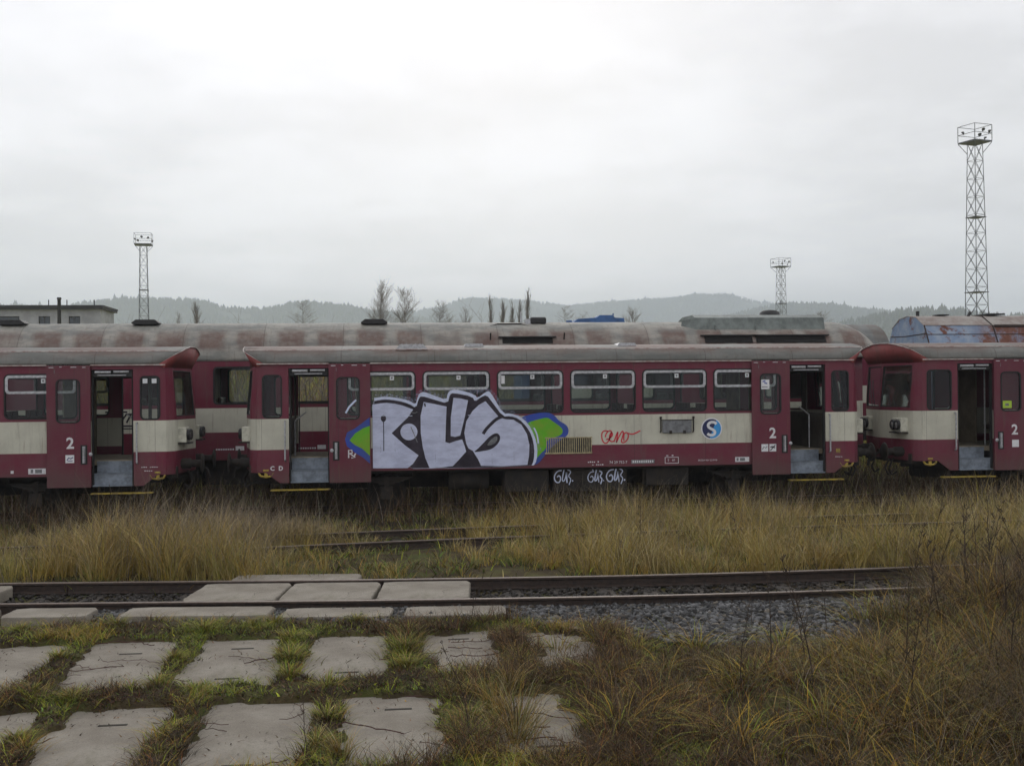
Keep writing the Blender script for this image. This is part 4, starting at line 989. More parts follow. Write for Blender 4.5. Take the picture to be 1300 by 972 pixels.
# ================================================================== CONCRETE
m, t = nt('worn_concrete'); tc = N(t, 'ShaderNodeTexCoord').outputs['Object']
f1 = noise(t, tc, 1.4, 7, .65); f2 = noise(t, tc, 22, 6, .7); f3 = noise(t, tc, 5, 5, .6)
c = mixc(t, ramp(t, f1, .35, .65), (.205, .18, .145), (.31, .283, .235))
c = mixc(t, mathn(t, 'MULTIPLY', ramp(t, f3, .54, .72), .5), c, (.12, .10, .075))
c = mixc(t, mathn(t, 'MULTIPLY', ramp(t, f2, .50, .68), .5), c, (.17, .15, .13))
vo = N(t, 'ShaderNodeTexVoronoi', feature='DISTANCE_TO_EDGE'); vo.inputs['Scale'].default_value = .55
wp = N(t, 'ShaderNodeVectorMath', operation='ADD'); nn = N(t, 'ShaderNodeTexNoise'); nn.inputs['Scale'].default_value = 4; t.links.new(tc, nn.inputs['Vector'])
sc_ = N(t, 'ShaderNodeVectorMath', operation='SCALE'); sc_.inputs['Scale'].default_value = .35; t.links.new(nn.outputs['Color'], sc_.inputs[0])
t.links.new(tc, wp.inputs[0]); t.links.new(sc_.outputs[0], wp.inputs[1]); t.links.new(wp.outputs[0], vo.inputs['Vector'])
crk = mathn(t, 'MULTIPLY', mathn(t, 'MULTIPLY', ramp(t, vo.outputs['Distance'], .006, .001), ramp(t, f1, .48, .58)), .6)
c = mixc(t, crk, c, (.05, .042, .035))
f5 = noise(t, tc, 70, 4, .8); c = mixc(t, mathn(t, 'MULTIPLY', ramp(t, f5, .54, .66), .5), c, (.11, .095, .08)); c = mixc(t, mathn(t, 'MULTIPLY', ramp(t, f5, .46, .36), .35), c, (.42, .40, .36))
f6 = noise(t, tc, 1.1, 6, .7, (1, .35, 1)); c = mixc(t, mathn(t, 'MULTIPLY', ramp(t, f6, .54, .68), .5), c, (.10, .095, .05))
finish(t, c, .9, 0, f5, .6, .008, .2); M['concrete'] = m
M['slot'] = simple('mud_filled_slot', (.035, .03, .022), .95)
def slabmesh(w, l, th, seed, name='concrete_slab', slots=True):
    rnd = random.Random(seed); bm_v = []; n = 22
    def edge(a, b, k):
        out = []
        for i in range(k):
            s = i / k; x = a[0] + (b[0] - a[0]) * s; y = a[1] + (b[1] - a[1]) * s
            out.append((x + rnd.uniform(-.012, .004), y + rnd.uniform(-.012, .004)))
        return out
    c_ = .05
    P = edge((-w / 2 + c_, -l / 2), (w / 2 - c_, -l / 2), 9) + edge((w / 2, -l / 2 + c_), (w / 2, l / 2 - c_), 16) + edge((w / 2 - c_, l / 2), (-w / 2 + c_, l / 2), 9) + edge((-w / 2, l / 2 - c_), (-w / 2, -l / 2 + c_), 16)
    k = len(P); mb = MB()
    top = [(x * .985, y * .99, 0) for x, y in P]; mid = [(x, y, -.018) for x, y in P]; bot = [(x, y, -th) for x, y in P]
    mb.add(top + mid + bot, [tuple(range(k))] + [(k + i, k + (i + 1) % k, (i + 1) % k, i) for i in range(k)] + [(2 * k + i, 2 * k + (i + 1) % k, k + (i + 1) % k, k + i) for i in range(k)])
    return mb
rows_ = ['closest row', 'front row', 'second row']
ordn = ['first', 'second', 'third', 'fourth', 'fifth', 'sixth', 'seventh']
for r, c_, x, y0, y1, wd in SLABS:
    mb = slabmesh(wd, y1 - y0, .14, r * 10 + c_)
    if r == 0: lab = 'weathered concrete paving slab at the lower photo edge, %s of its row from the left' % ordn[c_]
    else: lab = 'mossy edged concrete paving slab of the %s, %s from the left' % (rows_[r], ordn[c_])
    o = mb.build('concrete_slab', 'concrete'); o.location = (x, (y0 + y1) / 2, random.uniform(-.006, .004)); o.rotation_euler = (random.uniform(-.004, .004), random.uniform(-.006, .006), random.uniform(-.012, .012))
    tag(o, lab, 'paving slab', 'concrete slabs of the overgrown paving')
    for dy in (-.62, .55):
        if (r * 3 + c_ + (dy > 0)) % 5 in (1, 3): continue
        dy += ((r * 7 + c_ * 5) % 4 - 1.5) * .05
        s = MB(); s.box(-.11, .11, dy - .018, dy + .018, .0005, .004); s.build('lifting_slot', 'slot', o)
def far_dir(x): return math.atan2(float(far_rail(x + .3) - far_rail(x - .3)), .6)
PAN = [('between', x, float(far_rail(x)) - .75, 1.16, 1.25) for x in (-4.55 - 1.0, -1.86, -.67, .53)]
PAN += [('front', x, float(far_rail(x)) - 1.5 - .40, l, .56) for x, l in ((-5.15, 1.1), (-3.95, 1.0), (-2.2, 1.75), (-.55, 1.3), (.85, 1.2))]
PAN += [('behind', x, float(far_rail(x)) + .36, 1.75, .56) for x in (-1.2,)]
for i, (k, x, y, l, wd) in enumerate(PAN):
    mb = slabmesh(l, wd, .14, 100 + i); o = mb.build('crossing_panel', 'concrete')
    o.location = (x, y, {'between': .012, 'front': -.012, 'behind': .0}[k] + random.uniform(-.012, .003)); o.rotation_euler = (0, 0, far_dir(x))
    if k == 'front' and i in (7, 8): o.location.z -= .035
    same = [j for j, q in enumerate(PAN) if q[0] == k]; j = same.index(i)
    lab = {'between': 'concrete crossing panel between the two near rails, %s from the left' % ordn[j], 'front': 'concrete crossing panel in front of the near rails, %s from the left' % ordn[j], 'behind': 'concrete crossing panel just behind the nearest track'}[k]
    tag(o, lab, 'crossing panel', 'concrete panels of the track crossing')

# ================================================================== BALLAST
def stones(P, size, cols, name, seed):
    rg = np.random.default_rng(seed); n = len(P)
    ph = (1 + 5 ** .5) / 2
    iv = np.array([(-1, ph, 0), (1, ph, 0), (-1, -ph, 0), (1, -ph, 0), (0, -1, ph), (0, 1, ph), (0, -1, -ph), (0, 1, -ph), (ph, 0, -1), (ph, 0, 1), (-ph, 0, -1), (-ph, 0, 1)]) / 1.9
    fi = np.array([(0, 11, 5), (0, 5, 1), (0, 1, 7), (0, 7, 10), (0, 10, 11), (1, 5, 9), (5, 11, 4), (11, 10, 2), (10, 7, 6), (7, 1, 8), (3, 9, 4), (3, 4, 2), (3, 2, 6), (3, 6, 8), (3, 8, 9), (4, 9, 5), (2, 4, 11), (6, 2, 10), (8, 6, 7), (9, 8, 1)])
    V = iv[None] * rg.uniform(.65, 1.25, (n, 12, 1)) * size[:, None, None] * rg.uniform(.6, 1.3, (n, 1, 3)) * np.array([1, 1, .7])
    a = rg.uniform(0, 2 * PI, n); ca, sa = np.cos(a)[:, None], np.sin(a)[:, None]
    X = V[..., 0] * ca - V[..., 1] * sa; Y = V[..., 0] * sa + V[..., 1] * ca; Z = V[..., 2] + X * rg.uniform(-.5, .5, (n, 1))
    V = np.stack([X, Y, Z], 2) + P[:, None, :]
    F = (fi[None] + (np.arange(n) * 12)[:, None, None]).reshape(-1, 3)
    C = np.repeat(cols, 12, 0)
    o = np_mesh(name, V.reshape(-1, 3), F, 'stone', C, nv=3)
    return o
n = 80000; x = RNG.uniform(-3.8, 8, n); y = RNG.uniform(10.2, 14.3, n)
k = gravel_mask(x, y) & (y < far_rail(x) - 1.40) & (slab_dist(x, y) < -.03)
x, y = x[k], y[k]; n = len(x); z = gz(x, y) + RNG.uniform(0, .03, n)
s_ = RNG.uniform(.016, .052, n)
base = (.022 + .17 * RNG.random(n) ** 1.8)[:, None] * np.array([[.99, 1.0, 1.02]]) ; base = np.where(RNG.random((n, 1)) < .15, base * np.array([[1.1, .95, .75]]), base)
o = stones(np.stack([x, y, z], 1), s_, base, 'ballast', 3); tag(o, 'grey crushed stone ballast in front of the nearest track', 'gravel', None, 'stuff')
n = 13000; x = RNG.uniform(-9, 13, n); y = far_rail(x) - .75 + RNG.uniform(-1.0, 1.3, n)
pm = np.zeros(n, bool)
for k_, px, py, l, wd in PAN: pm |= (abs(x - px) < l / 2 + .02) & (abs(y - py) < wd / 2 + .02)
x, y = x[~pm], y[~pm]; n = len(x)
base = RNG.uniform(.015, .06, n)[:, None] * np.array([[1.1, .98, .88]])
o = stones(np.stack([x, y, gz(x, y) + RNG.uniform(-.01, .03, n)], 1), RNG.uniform(.02, .04, n), base, 'track_gravel', 4); tag(o, 'dark stones lying among the near rails', 'gravel', None, 'stuff')

# ================================================================== GRASS
def blades(x, y, h, wd, lean, az, curl, c0, c1, name, zoff=0, seed=0, z0=None, L=4):
    n = len(x); z = gz(x, y) + zoff if z0 is None else z0
    ss = np.linspace(0, 1, L)
    dx, dy = np.cos(az), np.sin(az); px, py = -dy, dx
    # blades turn their flat side at random
    fa = az + RNG.uniform(-1.2, 1.2, n) + PI / 2; px, py = np.cos(fa), np.sin(fa)
    V = np.zeros((n, L, 2, 3)); C = np.zeros((n, L, 2, 3))
    for i, s in enumerate(ss):
        horiz = h * (lean * s + curl * s ** 2.4)
        up = h * (s - .45 * np.clip(curl, 0, 2) * s ** 3)
        wv = wd * (1 - s) ** .6 if i < L - 1 else wd * .08
        for q, sg in enumerate((-.5, .5)):
            V[:, i, q, 0] = x + dx * horiz + px * wv * sg; V[:, i, q, 1] = y + dy * horiz + py * wv * sg; V[:, i, q, 2] = z + up
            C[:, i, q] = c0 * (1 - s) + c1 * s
    b = (np.arange(n) * L * 2)[:, None]
    F = np.concatenate([np.concatenate([b + 2 * i, b + 2 * i + 1, b + 2 * i + 3, b + 2 * i + 2], 1) for i in range(L - 1)])
    return np_mesh(name, V.reshape(-1, 3), F, 'blade', C.reshape(-1, 3))
PAL = dict(straw=(.34, .26, .105), pale=(.42, .35, .20), olive=(.17, .17, .05), green=(.105, .16, .03), ochre=(.32, .20, .045), brown=(.12, .075, .04), dark=(.055, .040, .025), greyb=(.21, .175, .13), lime=(.27, .30, .03), gold=(.40, .26, .03), rust=(.20, .085, .03))
def pick(n, weights, jitter=.25):
    ks = list(weights); p = np.array([weights[k] for k in ks], float); p /= p.sum()
    A = np.array([PAL[k] for k in ks])[RNG.choice(len(ks), n, p=p)]
    return A * (1 + RNG.normal(0, jitter, (n, 1))).clip(.4, 1.7) * (1 + RNG.normal(0, .06, (n, 3)))
def scatter(n, x0, x1, y0, y1, dens):
    x = RNG.uniform(x0, x1, n); y = RNG.uniform(y0, y1, n); k = RNG.random(n) < dens(x, y); return x[k], y[k]
def clump(x, y, sd=.05, per=7):
    """gather blades into tufts"""
    n = len(x); m_ = max(n // per, 1); idx = RNG.integers(0, m_, n)
    cx, cy = x[:m_], y[:m_]
    dx, dy = RNG.normal(0, sd, n), RNG.normal(0, sd, n)
    return cx[idx] + dx, cy[idx] + dy, np.arctan2(dy, dx), idx

def railgap(x, y):
    d = np.minimum(abs(y - far_rail(x)), abs(y - far_rail(x) + 1.5)); return d > .07
# A: tall dry grass between the near track and the train
def densA(x, y):
    f = far_rail(x)
    hump = np.exp(-((x + 3.3) / 2.4) ** 2) * sm(23.6, 21, y)
    right = sm(.9, 2.6, x)
    low = .22 + .78 * np.maximum(np.maximum(hump * 1.3, right), sm(-5.4, -8, x) * .55)
    gap = 1 - .85 * np.exp(-((x - .6) / 1.5) ** 2) * sm(24.5, 22, y)
    patch = sm(.36, .56, fbm(x * .8, y * .8, 4, 31))
    m_ = mid_rail(x); nearrail = np.exp(-((y - m_ + .25) / .5) ** 2) * ((x > -1.6) & (x < 2.0)).astype(float)
    nearrail = np.maximum(nearrail, np.exp(-((y - m_ + .35) / .5) ** 2) * (x > 10.4))
    fr_ = np.exp(-((y - m_ - 1.35) / .3) ** 2) * (abs(x - .5) < 4)
    gap = np.maximum(gap, fr_); low = np.maximum(low, fr_ * .7)
    return np.clip(low * gap * (.12 + .88 * patch) * sm(f + .25, f + .75, y) * (1 - .95 * nearrail) * (.10 + .90 * sm(23.2, 21.6, y + (fbm(x * .9, y * .9, 3, 88) - .5) * 2.2)) * sm(25.4, 24.4, y), 0, 1)
def hA(x, y):
    hump = np.exp(-((x + 3.4) / 2.0) ** 2) * sm(23.5, 20, y)
    return (.28 + .50 * hump + .26 * sm(1.2, 3, x) + .06 * sm(20, 24, y)) * (.35 + 1.25 * fbm(x * 1.1, y * 1.1, 3, 40))
x, y = scatter(300000, -16, 21, 15.4, 25.6, lambda a, b: densA(a, b) * sm(9, 7, abs(a - 1.0 - (b - 16) * .15) - .42 * b + 1.5))
x, y, az, idx = clump(x, y, .085, 26); n = len(x); nc = idx.max() + 1
def perc(v): return v[idx]
h = hA(x, y) * perc(RNG.uniform(.5, 1.35, nc)) * RNG.uniform(.45, 1.2, n)
cA = pick(n, dict(straw=4, pale=2.4, olive=3, ochre=2.2, greyb=1.6, brown=1.4, lime=.6), .22)
cc_ = pick(nc, dict(straw=5, pale=2.4, gold=2.0, olive=1.8, dark=1.6, ochre=1.6, greyb=2, brown=1.6, green=.8), .18)[idx]
cA = cA * .5 + cc_ * .5
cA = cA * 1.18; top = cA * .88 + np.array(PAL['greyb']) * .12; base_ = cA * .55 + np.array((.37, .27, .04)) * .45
gl = (np.exp(-((x + 3.0) / 2.4) ** 2) * sm(17.5, 20.5, y))[:, None]
top = top * (1 - .7 * gl) + gl * .7 * np.array((.27, .225, .205))
wind = perc(RNG.normal(0, .9, nc))
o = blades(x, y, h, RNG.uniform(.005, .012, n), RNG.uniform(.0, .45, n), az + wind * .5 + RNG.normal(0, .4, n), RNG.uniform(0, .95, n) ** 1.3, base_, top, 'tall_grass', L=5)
tag(o, 'tall dry straw coloured grass between the tracks', 'grass', None, 'stuff')
print('grassA', n)
# seed-headed stems
x, y = scatter(20000, -14, 18, 15.9, 25.4, lambda a, b: densA(a, b) * (.35 + .65 * np.exp(-((a + 3.4) / 1.8) ** 2)) * 1.0 + .05 * (b > 21))
n = len(x); h = hA(x, y) * RNG.uniform(1.25, 1.9, n); hd = np.array(PAL['greyb'])[None] * RNG.uniform(.6, 1.4, (n, 1))
az = RNG.normal(0, .6, n) + np.where(RNG.random(n) < .7, 0, PI)
o = blades(x, y, h, np.full(n, .007), RNG.uniform(.02, .2, n), az, RNG.uniform(.0, .5, n), hd * .8, hd, 'seed_grass', L=6)
tag(o, 'thin grey seed stems rising above the dry grass', 'grass', None, 'stuff')
# B: low green and yellow growth under and around (rail corridor floor)
x, y = scatter(120000, -16, 20, 15.6, 29, lambda a, b: .8 * sm(.3, .55, fbm(a * .9, b * .9, 3, 51)) * sm(9, 7, abs(a - 1.0 - (b - 16) * .15) - .42 * b + 1.5))
x, y, az, idx = clump(x, y, .06, 8); n = len(x)
c0 = pick(n, dict(olive=4, green=3.2, lime=1.2, ochre=1.5, brown=1.6, dark=1, straw=1), .3)
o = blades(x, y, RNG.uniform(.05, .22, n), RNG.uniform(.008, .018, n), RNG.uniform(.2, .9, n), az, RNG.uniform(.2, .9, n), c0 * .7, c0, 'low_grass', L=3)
tag(o, 'low mossy green grass under the trains', 'grass', None, 'stuff')
# dark dead stems below the trains
x, y = scatter(50000, -14, 20, 22.3, 27.8, lambda a, b: .5 * sm(.35, .6, fbm(a * .7, b * .7, 3, 61)) * (1 - .6 * np.exp(-((a - .8) / 1.6) ** 2)))
n = len(x); c0 = pick(n, dict(dark=5, brown=3, greyb=1.3), .3)
o = blades(x, y, RNG.uniform(.3, .95, n), RNG.uniform(.007, .014, n), RNG.uniform(.0, .4, n), RNG.uniform(0, 2 * PI, n), RNG.uniform(0, .5, n), c0, c0, 'dead_stems')
tag(o, 'dark dead stems standing along the railcars', 'dead weeds', None, 'stuff')

x, y = scatter(60000, -14, 22, 27.8, 42, lambda a, b: .35 + .65 * sm(.4, .6, fbm(a * .6, b * .6, 3, 66)))
n = len(x); c0 = pick(n, dict(dark=6, brown=3, olive=2.5), .3)
o = blades(x, y, RNG.uniform(.15, .85, n), RNG.uniform(.012, .025, n), RNG.uniform(.0, .5, n), RNG.uniform(0, 2 * PI, n), RNG.uniform(0, .7, n), c0, c0, 'dark_growth', L=3)
tag(o, 'dark rank growth between the tracks behind the railcars', 'undergrowth', None, 'stuff')
# C: growth in the paving joints
def joint(x, y):
    sd = slab_dist(x, y); g = grow(x, y)
    creep = (.03 + .42 * np.clip(g - .36, 0, 1) + .20 * sm(-.6, .8, x) * np.clip(g - .2, 0, 1)) + .5 * sm(.9, 1.9, x) * np.clip(g - .30, 0, 1)
    return sm(creep + .03, creep - .06, sd)
def foreC(x, y): return joint(x, y) * sm(12.75, 12.3, y) * sm(3.0, 2.2, x) + .6 * ((y > 12.1) & (y < 13.25) & (x < .6)) * sm(.45, .6, fbm(x * 2, y * 2, 3, 71))
x, y = scatter(230000, -7.5, 3, 6.6, 13.3, lambda a, b: foreC(a, b) * (.25 + .75 * sm(.38, .62, fbm(a * 3, b * 3, 3, 81))))
x0_, y0_ = x, y
x, y, az, idx = clump(x, y, .022, 6); n = len(x)
yel = sm(.42, .66, fbm(x * .9, y * .9, 3, 90)) 
cg = pick(n, dict(green=2.5, olive=2, lime=4), .3); cy_ = pick(n, dict(ochre=3, straw=2, lime=2.5, gold=1.5, brown=1), .25); cb = pick(n, dict(brown=3, dark=6, rust=1), .3)
red_ = sm(.42, .56, fbm(x * 1.5, y * 1.5, 3, 95))[:, None]
kk = (RNG.random(n) < yel)[:, None]; c0 = np.where(kk, cy_, cg); c0 = np.where(RNG.random((n, 1)) < red_ * .9, cb, c0)
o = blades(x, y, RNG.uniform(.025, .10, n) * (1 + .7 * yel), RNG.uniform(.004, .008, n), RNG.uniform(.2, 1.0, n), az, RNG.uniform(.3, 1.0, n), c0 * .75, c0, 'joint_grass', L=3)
tag(o, 'short green and yellow grass creeping along the slab joints', 'grass', None, 'stuff'); print('grassC', n)
# small leaves / moss tufts
x, y = scatter(90000, -7.5, 3, 6.6, 13.2, lambda a, b: foreC(a, b) * .8)
n = len(x); c0 = pick(n, dict(dark=5, brown=3, green=1.2, lime=1.3), .3)
o = blades(x, y, RNG.uniform(.012, .035, n), RNG.uniform(.010, .022, n), RNG.uniform(.2, 1.4, n), RNG.uniform(0, 2 * PI, n), RNG.uniform(.2, 1, n), c0, c0, 'moss_and_litter', L=3)
tag(o, 'brown moss and leaf litter between the slabs', 'ground cover', None, 'stuff')

x, y = scatter(9000, -4.2, 2.3, 6.8, 12.1, lambda a, b: (slab_dist(a, b) > 0) * (.10 + .9 * sm(.45, .62, fbm(a * 2.6, b * 2.6, 4, 99))) * (.35 + .65 * sm(-.5, 1.0, a)))
n = len(x); c0 = pick(n, dict(dark=5, brown=3, rust=.8, ochre=.5), .3)
o = blades(x, y, RNG.uniform(.006, .03, n), RNG.uniform(.006, .016, n), RNG.uniform(.8, 2.2, n), RNG.uniform(0, 2 * PI, n), RNG.uniform(.2, 1, n), c0, c0, 'leaf_litter', L=3, z0=np.full(n, .001))
tag(o, 'scraps of dead leaf and stalk lying on the slabs', 'litter', None, 'stuff')
# tufts (positions in metres)
def tufts(C, rad, per, hh, pal, name, wd=(.005, .010), label='', curlr=(.3, 1.1), leanr=(.1, .7)):
    X = []; Y = []; A = []; H = []
    for (cx, cy, sc) in C:
        m_ = int(per * sc); r = np.abs(RNG.normal(0, rad * sc, m_)); a = RNG.uniform(0, 2 * PI, m_)
        X.append(cx + r * np.cos(a)); Y.append(cy + r * np.sin(a)); A.append(a + RNG.normal(0, .4, m_)); H.append(np.full(m_, hh * sc))
    X, Y, A, H = map(np.concatenate, (X, Y, A, H)); n = len(X); c0 = pick(n, pal, .25)
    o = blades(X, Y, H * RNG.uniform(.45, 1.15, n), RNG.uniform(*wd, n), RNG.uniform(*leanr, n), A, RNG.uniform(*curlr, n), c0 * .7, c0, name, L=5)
    tag(o, label, 'grass', None, 'stuff')
Cj = [(-3.1, 11.2, .7), (-2.98, 9.9, .8), (-2.6, 9.75, .7), (-1.98, 10.1, .8), (-1.6, 9.85, .7), (-.5, 9.85, .8), (-2.0, 11.0, .7), (-1.9, 12.25, 1.0), (-.9, 10.9, 1.1), (-.85, 10.2, .9), (-.95, 11.7, .8), (.2, 11.0, 1.2), (.2, 10.4, 1.0), (.25, 11.8, .9), (-.45, 8.9, .8), (-.5, 8.2, .9), (-1.58, 8.8, .6), (-1.6, 8.2, .6), (.65, 8.7, .9), (.62, 8.2, 1.1), (.7, 9.4, .8), (-.3, 12.5, .7), (-1.2, 12.6, .8), (-2.9, 12.7, .8), (-3.9, 12.6, .7), (-4.2, 10.1, .8), (-3.4, 9.8, .8), (1.25, 10.4, .9), (1.3, 11.6, .8), (-2.7, 8.6, .7), (.9, 12.55, .6), (-.2, 12.7, .5)]
tufts(Cj, .10, 260, .17, dict(lime=3, olive=3, ochre=2, straw=2.5, green=1.5), 'joint_tufts', (.004, .009), 'yellow green grass tufts standing in the slab joints')
tufts([(1.0, 8.6, 1.2), (.95, 8.2, 1.0), (.88, 9.0, .9), (-.3, 7.95, .7), (1.05, 9.5, .7)], .09, 200, .38, dict(straw=3, pale=1, ochre=2.5, olive=2, brown=2), 'straw_tussock', (.004, .008), 'bleached straw tussock between the lower slabs', (.1, .9), (.05, .4))

# D: rough growth on the right
def foreD(x, y):
    vis = 1 - .8 * sm(12.7, 13.3, y) * sm(9.6, 8.6, x)
    edge = np.interp(y, [7, 9, 10.6, 11.4, 12.2, 13.5, 14.5], [1.65, 1.9, 2.1, 3.4, 5.0, 6.2, 7.0]) + (fbm(y * 1.1, y * .3, 2, 15) - .5) * .8
    return vis * sm(edge - .2, edge + .35, x) * (1 - .97 * gravel_mask(x, y))
x, y = scatter(150000, 1.2, 10.5, 6.4, 15.6, lambda a, b: foreD(a, b) * (.3 + .7 * sm(.35, .6, fbm(a * 1.2, b * 1.2, 3, 17))) * (b < far_rail(a) + .2) * railgap(a, b))
x, y, az, idx = clump(x, y, .09, 26); n = len(x)
rz = fbm(x * .8, y * .8, 3, 19)
low_ = 1 - .62 * sm(9.6, 10.6, y) * sm(5.6, 4.4, x) * (x > 1.9)
hD = low_ * (.16 + .30 * sm(2.2, 5.5, x) + .20 * sm(3, 8, x)) * (.55 + .9 * rz)
c0 = pick(n, dict(ochre=1.8, straw=1.2, olive=1.6, brown=3.6, greyb=1.0, dark=3.4, green=.5, gold=1.3, rust=.8), .3)
pc = sm(.40, .6, fbm(x * .9, y * .9, 3, 47))[:, None]; c0 = c0 * (1 - .55 * pc) + .55 * pc * np.array(PAL['dark']) * 1.1
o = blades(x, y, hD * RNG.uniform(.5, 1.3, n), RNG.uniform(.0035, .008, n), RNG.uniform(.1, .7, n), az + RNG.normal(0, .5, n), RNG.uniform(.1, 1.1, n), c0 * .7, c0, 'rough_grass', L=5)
tag(o, 'rough tangled yellow and brown grass on the right', 'grass', None, 'stuff'); print('grassD', n)
Ct = [(2.2, 8.6, 1.0), (2.6, 8.1, 1.3), (3.1, 9.2, 1.2), (2.5, 10.1, 1.0), (2.6, 10.8, 1.1), (3.5, 8.3, 1.3), (3.9, 9.6, 1.2), (4.2, 8.6, 1.3), (4.6, 10.2, 1.2), (2.0, 9.5, .9), (1.9, 8.0, 1.1), (3.0, 10.6, 1.0), (5.0, 9.2, 1.4), (5.6, 10.6, 1.3), (5.2, 11.6, 1.3), (6.2, 12.2, 1.2), (4.9, 8.3, 1.2), (3.7, 10.6, .9), (2.1, 11.3, .8), (1.9, 10.9, .9), (6.4, 11.0, 1.3), (4.2, 10.9, 1.0)]
Ct = [(a + random.uniform(-.2, .2), b + random.uniform(-.25, .25), c * random.uniform(.6, 1.1)) for a, b, c in Ct]
tufts(Ct, .17, 120, .36, dict(gold=2, ochre=2, olive=2, lime=2.6, straw=1, brown=1), 'arching_tufts', (.005, .010), 'arching yellow green grass tufts in the rough growth', (.5, 1.4), (.1, .6))
# dark tangle of fine stems
x, y = scatter(110000, 1.6, 10.8, 6.4, 14.6, lambda a, b: foreD(a, b) * sm(.38, .62, fbm(a * .7, b * .7, 3, 29)) * .9 * (.5 + .5 * sm(4, 7, a)))
n = len(x); c0 = pick(n, dict(dark=5, brown=4, greyb=.8), .3)
o = blades(x, y, (.14 + .5 * sm(3.5, 8, x)) * RNG.uniform(.4, 1.3, n), RNG.uniform(.003, .006, n), RNG.uniform(.1, .9, n), RNG.uniform(0, 2 * PI, n), RNG.uniform(-.3, .8, n), c0, c0, 'dead_tangle', L=5)
tag(o, 'dark brown tangle of dead stems on the right', 'undergrowth', None, 'stuff')
x, y = scatter(60000, -.4, 2.5, 6.8, 12.3, lambda a, b: joint(a, b) * sm(.40, .58, fbm(a * 1.5, b * 1.5, 3, 44)) * sm(-.3, .6, a))
n = len(x); c0 = pick(n, dict(dark=6, brown=4, rust=1, ochre=.6), .3)
o = blades(x, y, RNG.uniform(.05, .26, n), RNG.uniform(.003, .006, n), RNG.uniform(.2, 1.1, n), RNG.uniform(0, 2 * PI, n), RNG.uniform(-.2, .9, n), c0, c0, 'dead_stems', L=4)
tag(o, 'dark twiggy dead growth over the joints of the slabs in the middle', 'undergrowth', None, 'stuff')
# bank behind the trains
x, y = scatter(60000, -20, 32, 36, 62, lambda a, b: .9 + 0 * a)
n = len(x); c0 = pick(n, dict(straw=3, ochre=2, olive=4, lime=2), .25)
o = blades(x, y, RNG.uniform(.3, 1.0, n), RNG.uniform(.03, .07, n), RNG.uniform(0, .5, n), RNG.uniform(0, 2 * PI, n), RNG.uniform(0, .6, n), c0 * .8, c0, 'bank_grass', L=3)
tag(o, 'yellow green grass bank glimpsed through the coach windows', 'grass', None, 'stuff')

# runners and twigs lying on the slabs
tw = MB()
for i in range(46):
    x = random.uniform(-3.8, 2.2); y = random.uniform(7.8, 12.1)
    if i < 22: x = random.uniform(.1, 2.1)
    a = random.gauss(0, .35) + (PI if random.random() < .5 else 0); pts = []
    for k in range(random.randint(7, 14)):
        pts.append((x, y, max(.012, float(gz(x, y)) + .012) + random.uniform(0, .02))); x += .06 * math.cos(a); y += .06 * math.sin(a); a += random.gauss(0, .28)
    tw.path(pts, random.uniform(.0025, .0055), 4)
    for p in pts[2::3]:
        b = random.uniform(0, 6.28); tw.tube(p, (p[0] + .06 * math.cos(b), p[1] + .06 * math.sin(b), p[2] + random.uniform(.0, .05)), .002, .001, 3)
o = tw.build('creeper_runners', simple('dry_reddish_runners', (.075, .03, .025), .9)); tag(o, 'thin reddish creeper runners lying over the slabs', 'creeper', None, 'stuff')

# ------------------------------------------------------------------ single tall weeds
WG = 'dead weed stalks standing in the rough growth'
def weed_mesh(h, seed):
    r = random.Random(seed); mb = MB(); p = Vector((0, 0, -.03)); d = Vector((r.uniform(-.12, .12), r.uniform(-.1, .1), 1)).normalized(); seg = 9
    for i in range(seg):
        q = p + d * h / seg; mb.tube(p, q, .007 * (1 - i / seg * .75), .007 * (1 - (i + 1) / seg * .75), 5)
        if i > 1:
            for _ in range(r.randint(1, 3)):
                a = r.uniform(0, 6.28); L = h * r.uniform(.07, .22) * (1.15 - i / seg); e = q + Vector((math.cos(a) * .6, math.sin(a) * .6, r.uniform(.5, 1.0))) * L
                mb.tube(q, e, .003, .0016, 4)
                for _ in range(r.randint(2, 5)):
                    s = q.lerp(e, r.uniform(.35, 1)); a2 = r.uniform(0, 6.28); f = s + Vector((math.cos(a2), math.sin(a2), r.uniform(.1, 1.2))) * L * .25
                    mb.tube(s, f, .0018, .0012, 3); mb.add([f + Vector((.006, 0, 0)), f + Vector((0, .006, .003)), f + Vector((-.006, 0, .004)), f + Vector((0, 0, .013))], [(0, 1, 3), (1, 2, 3), (2, 0, 3), (0, 2, 1)])
        p = q; d = (d + Vector((r.gauss(0, .09), r.gauss(0, .07), .02))).normalized()
    return mb
protos = [weed_mesh(1.0, s) for s in (1, 2, 3, 4, 5)]; pm_ = {}
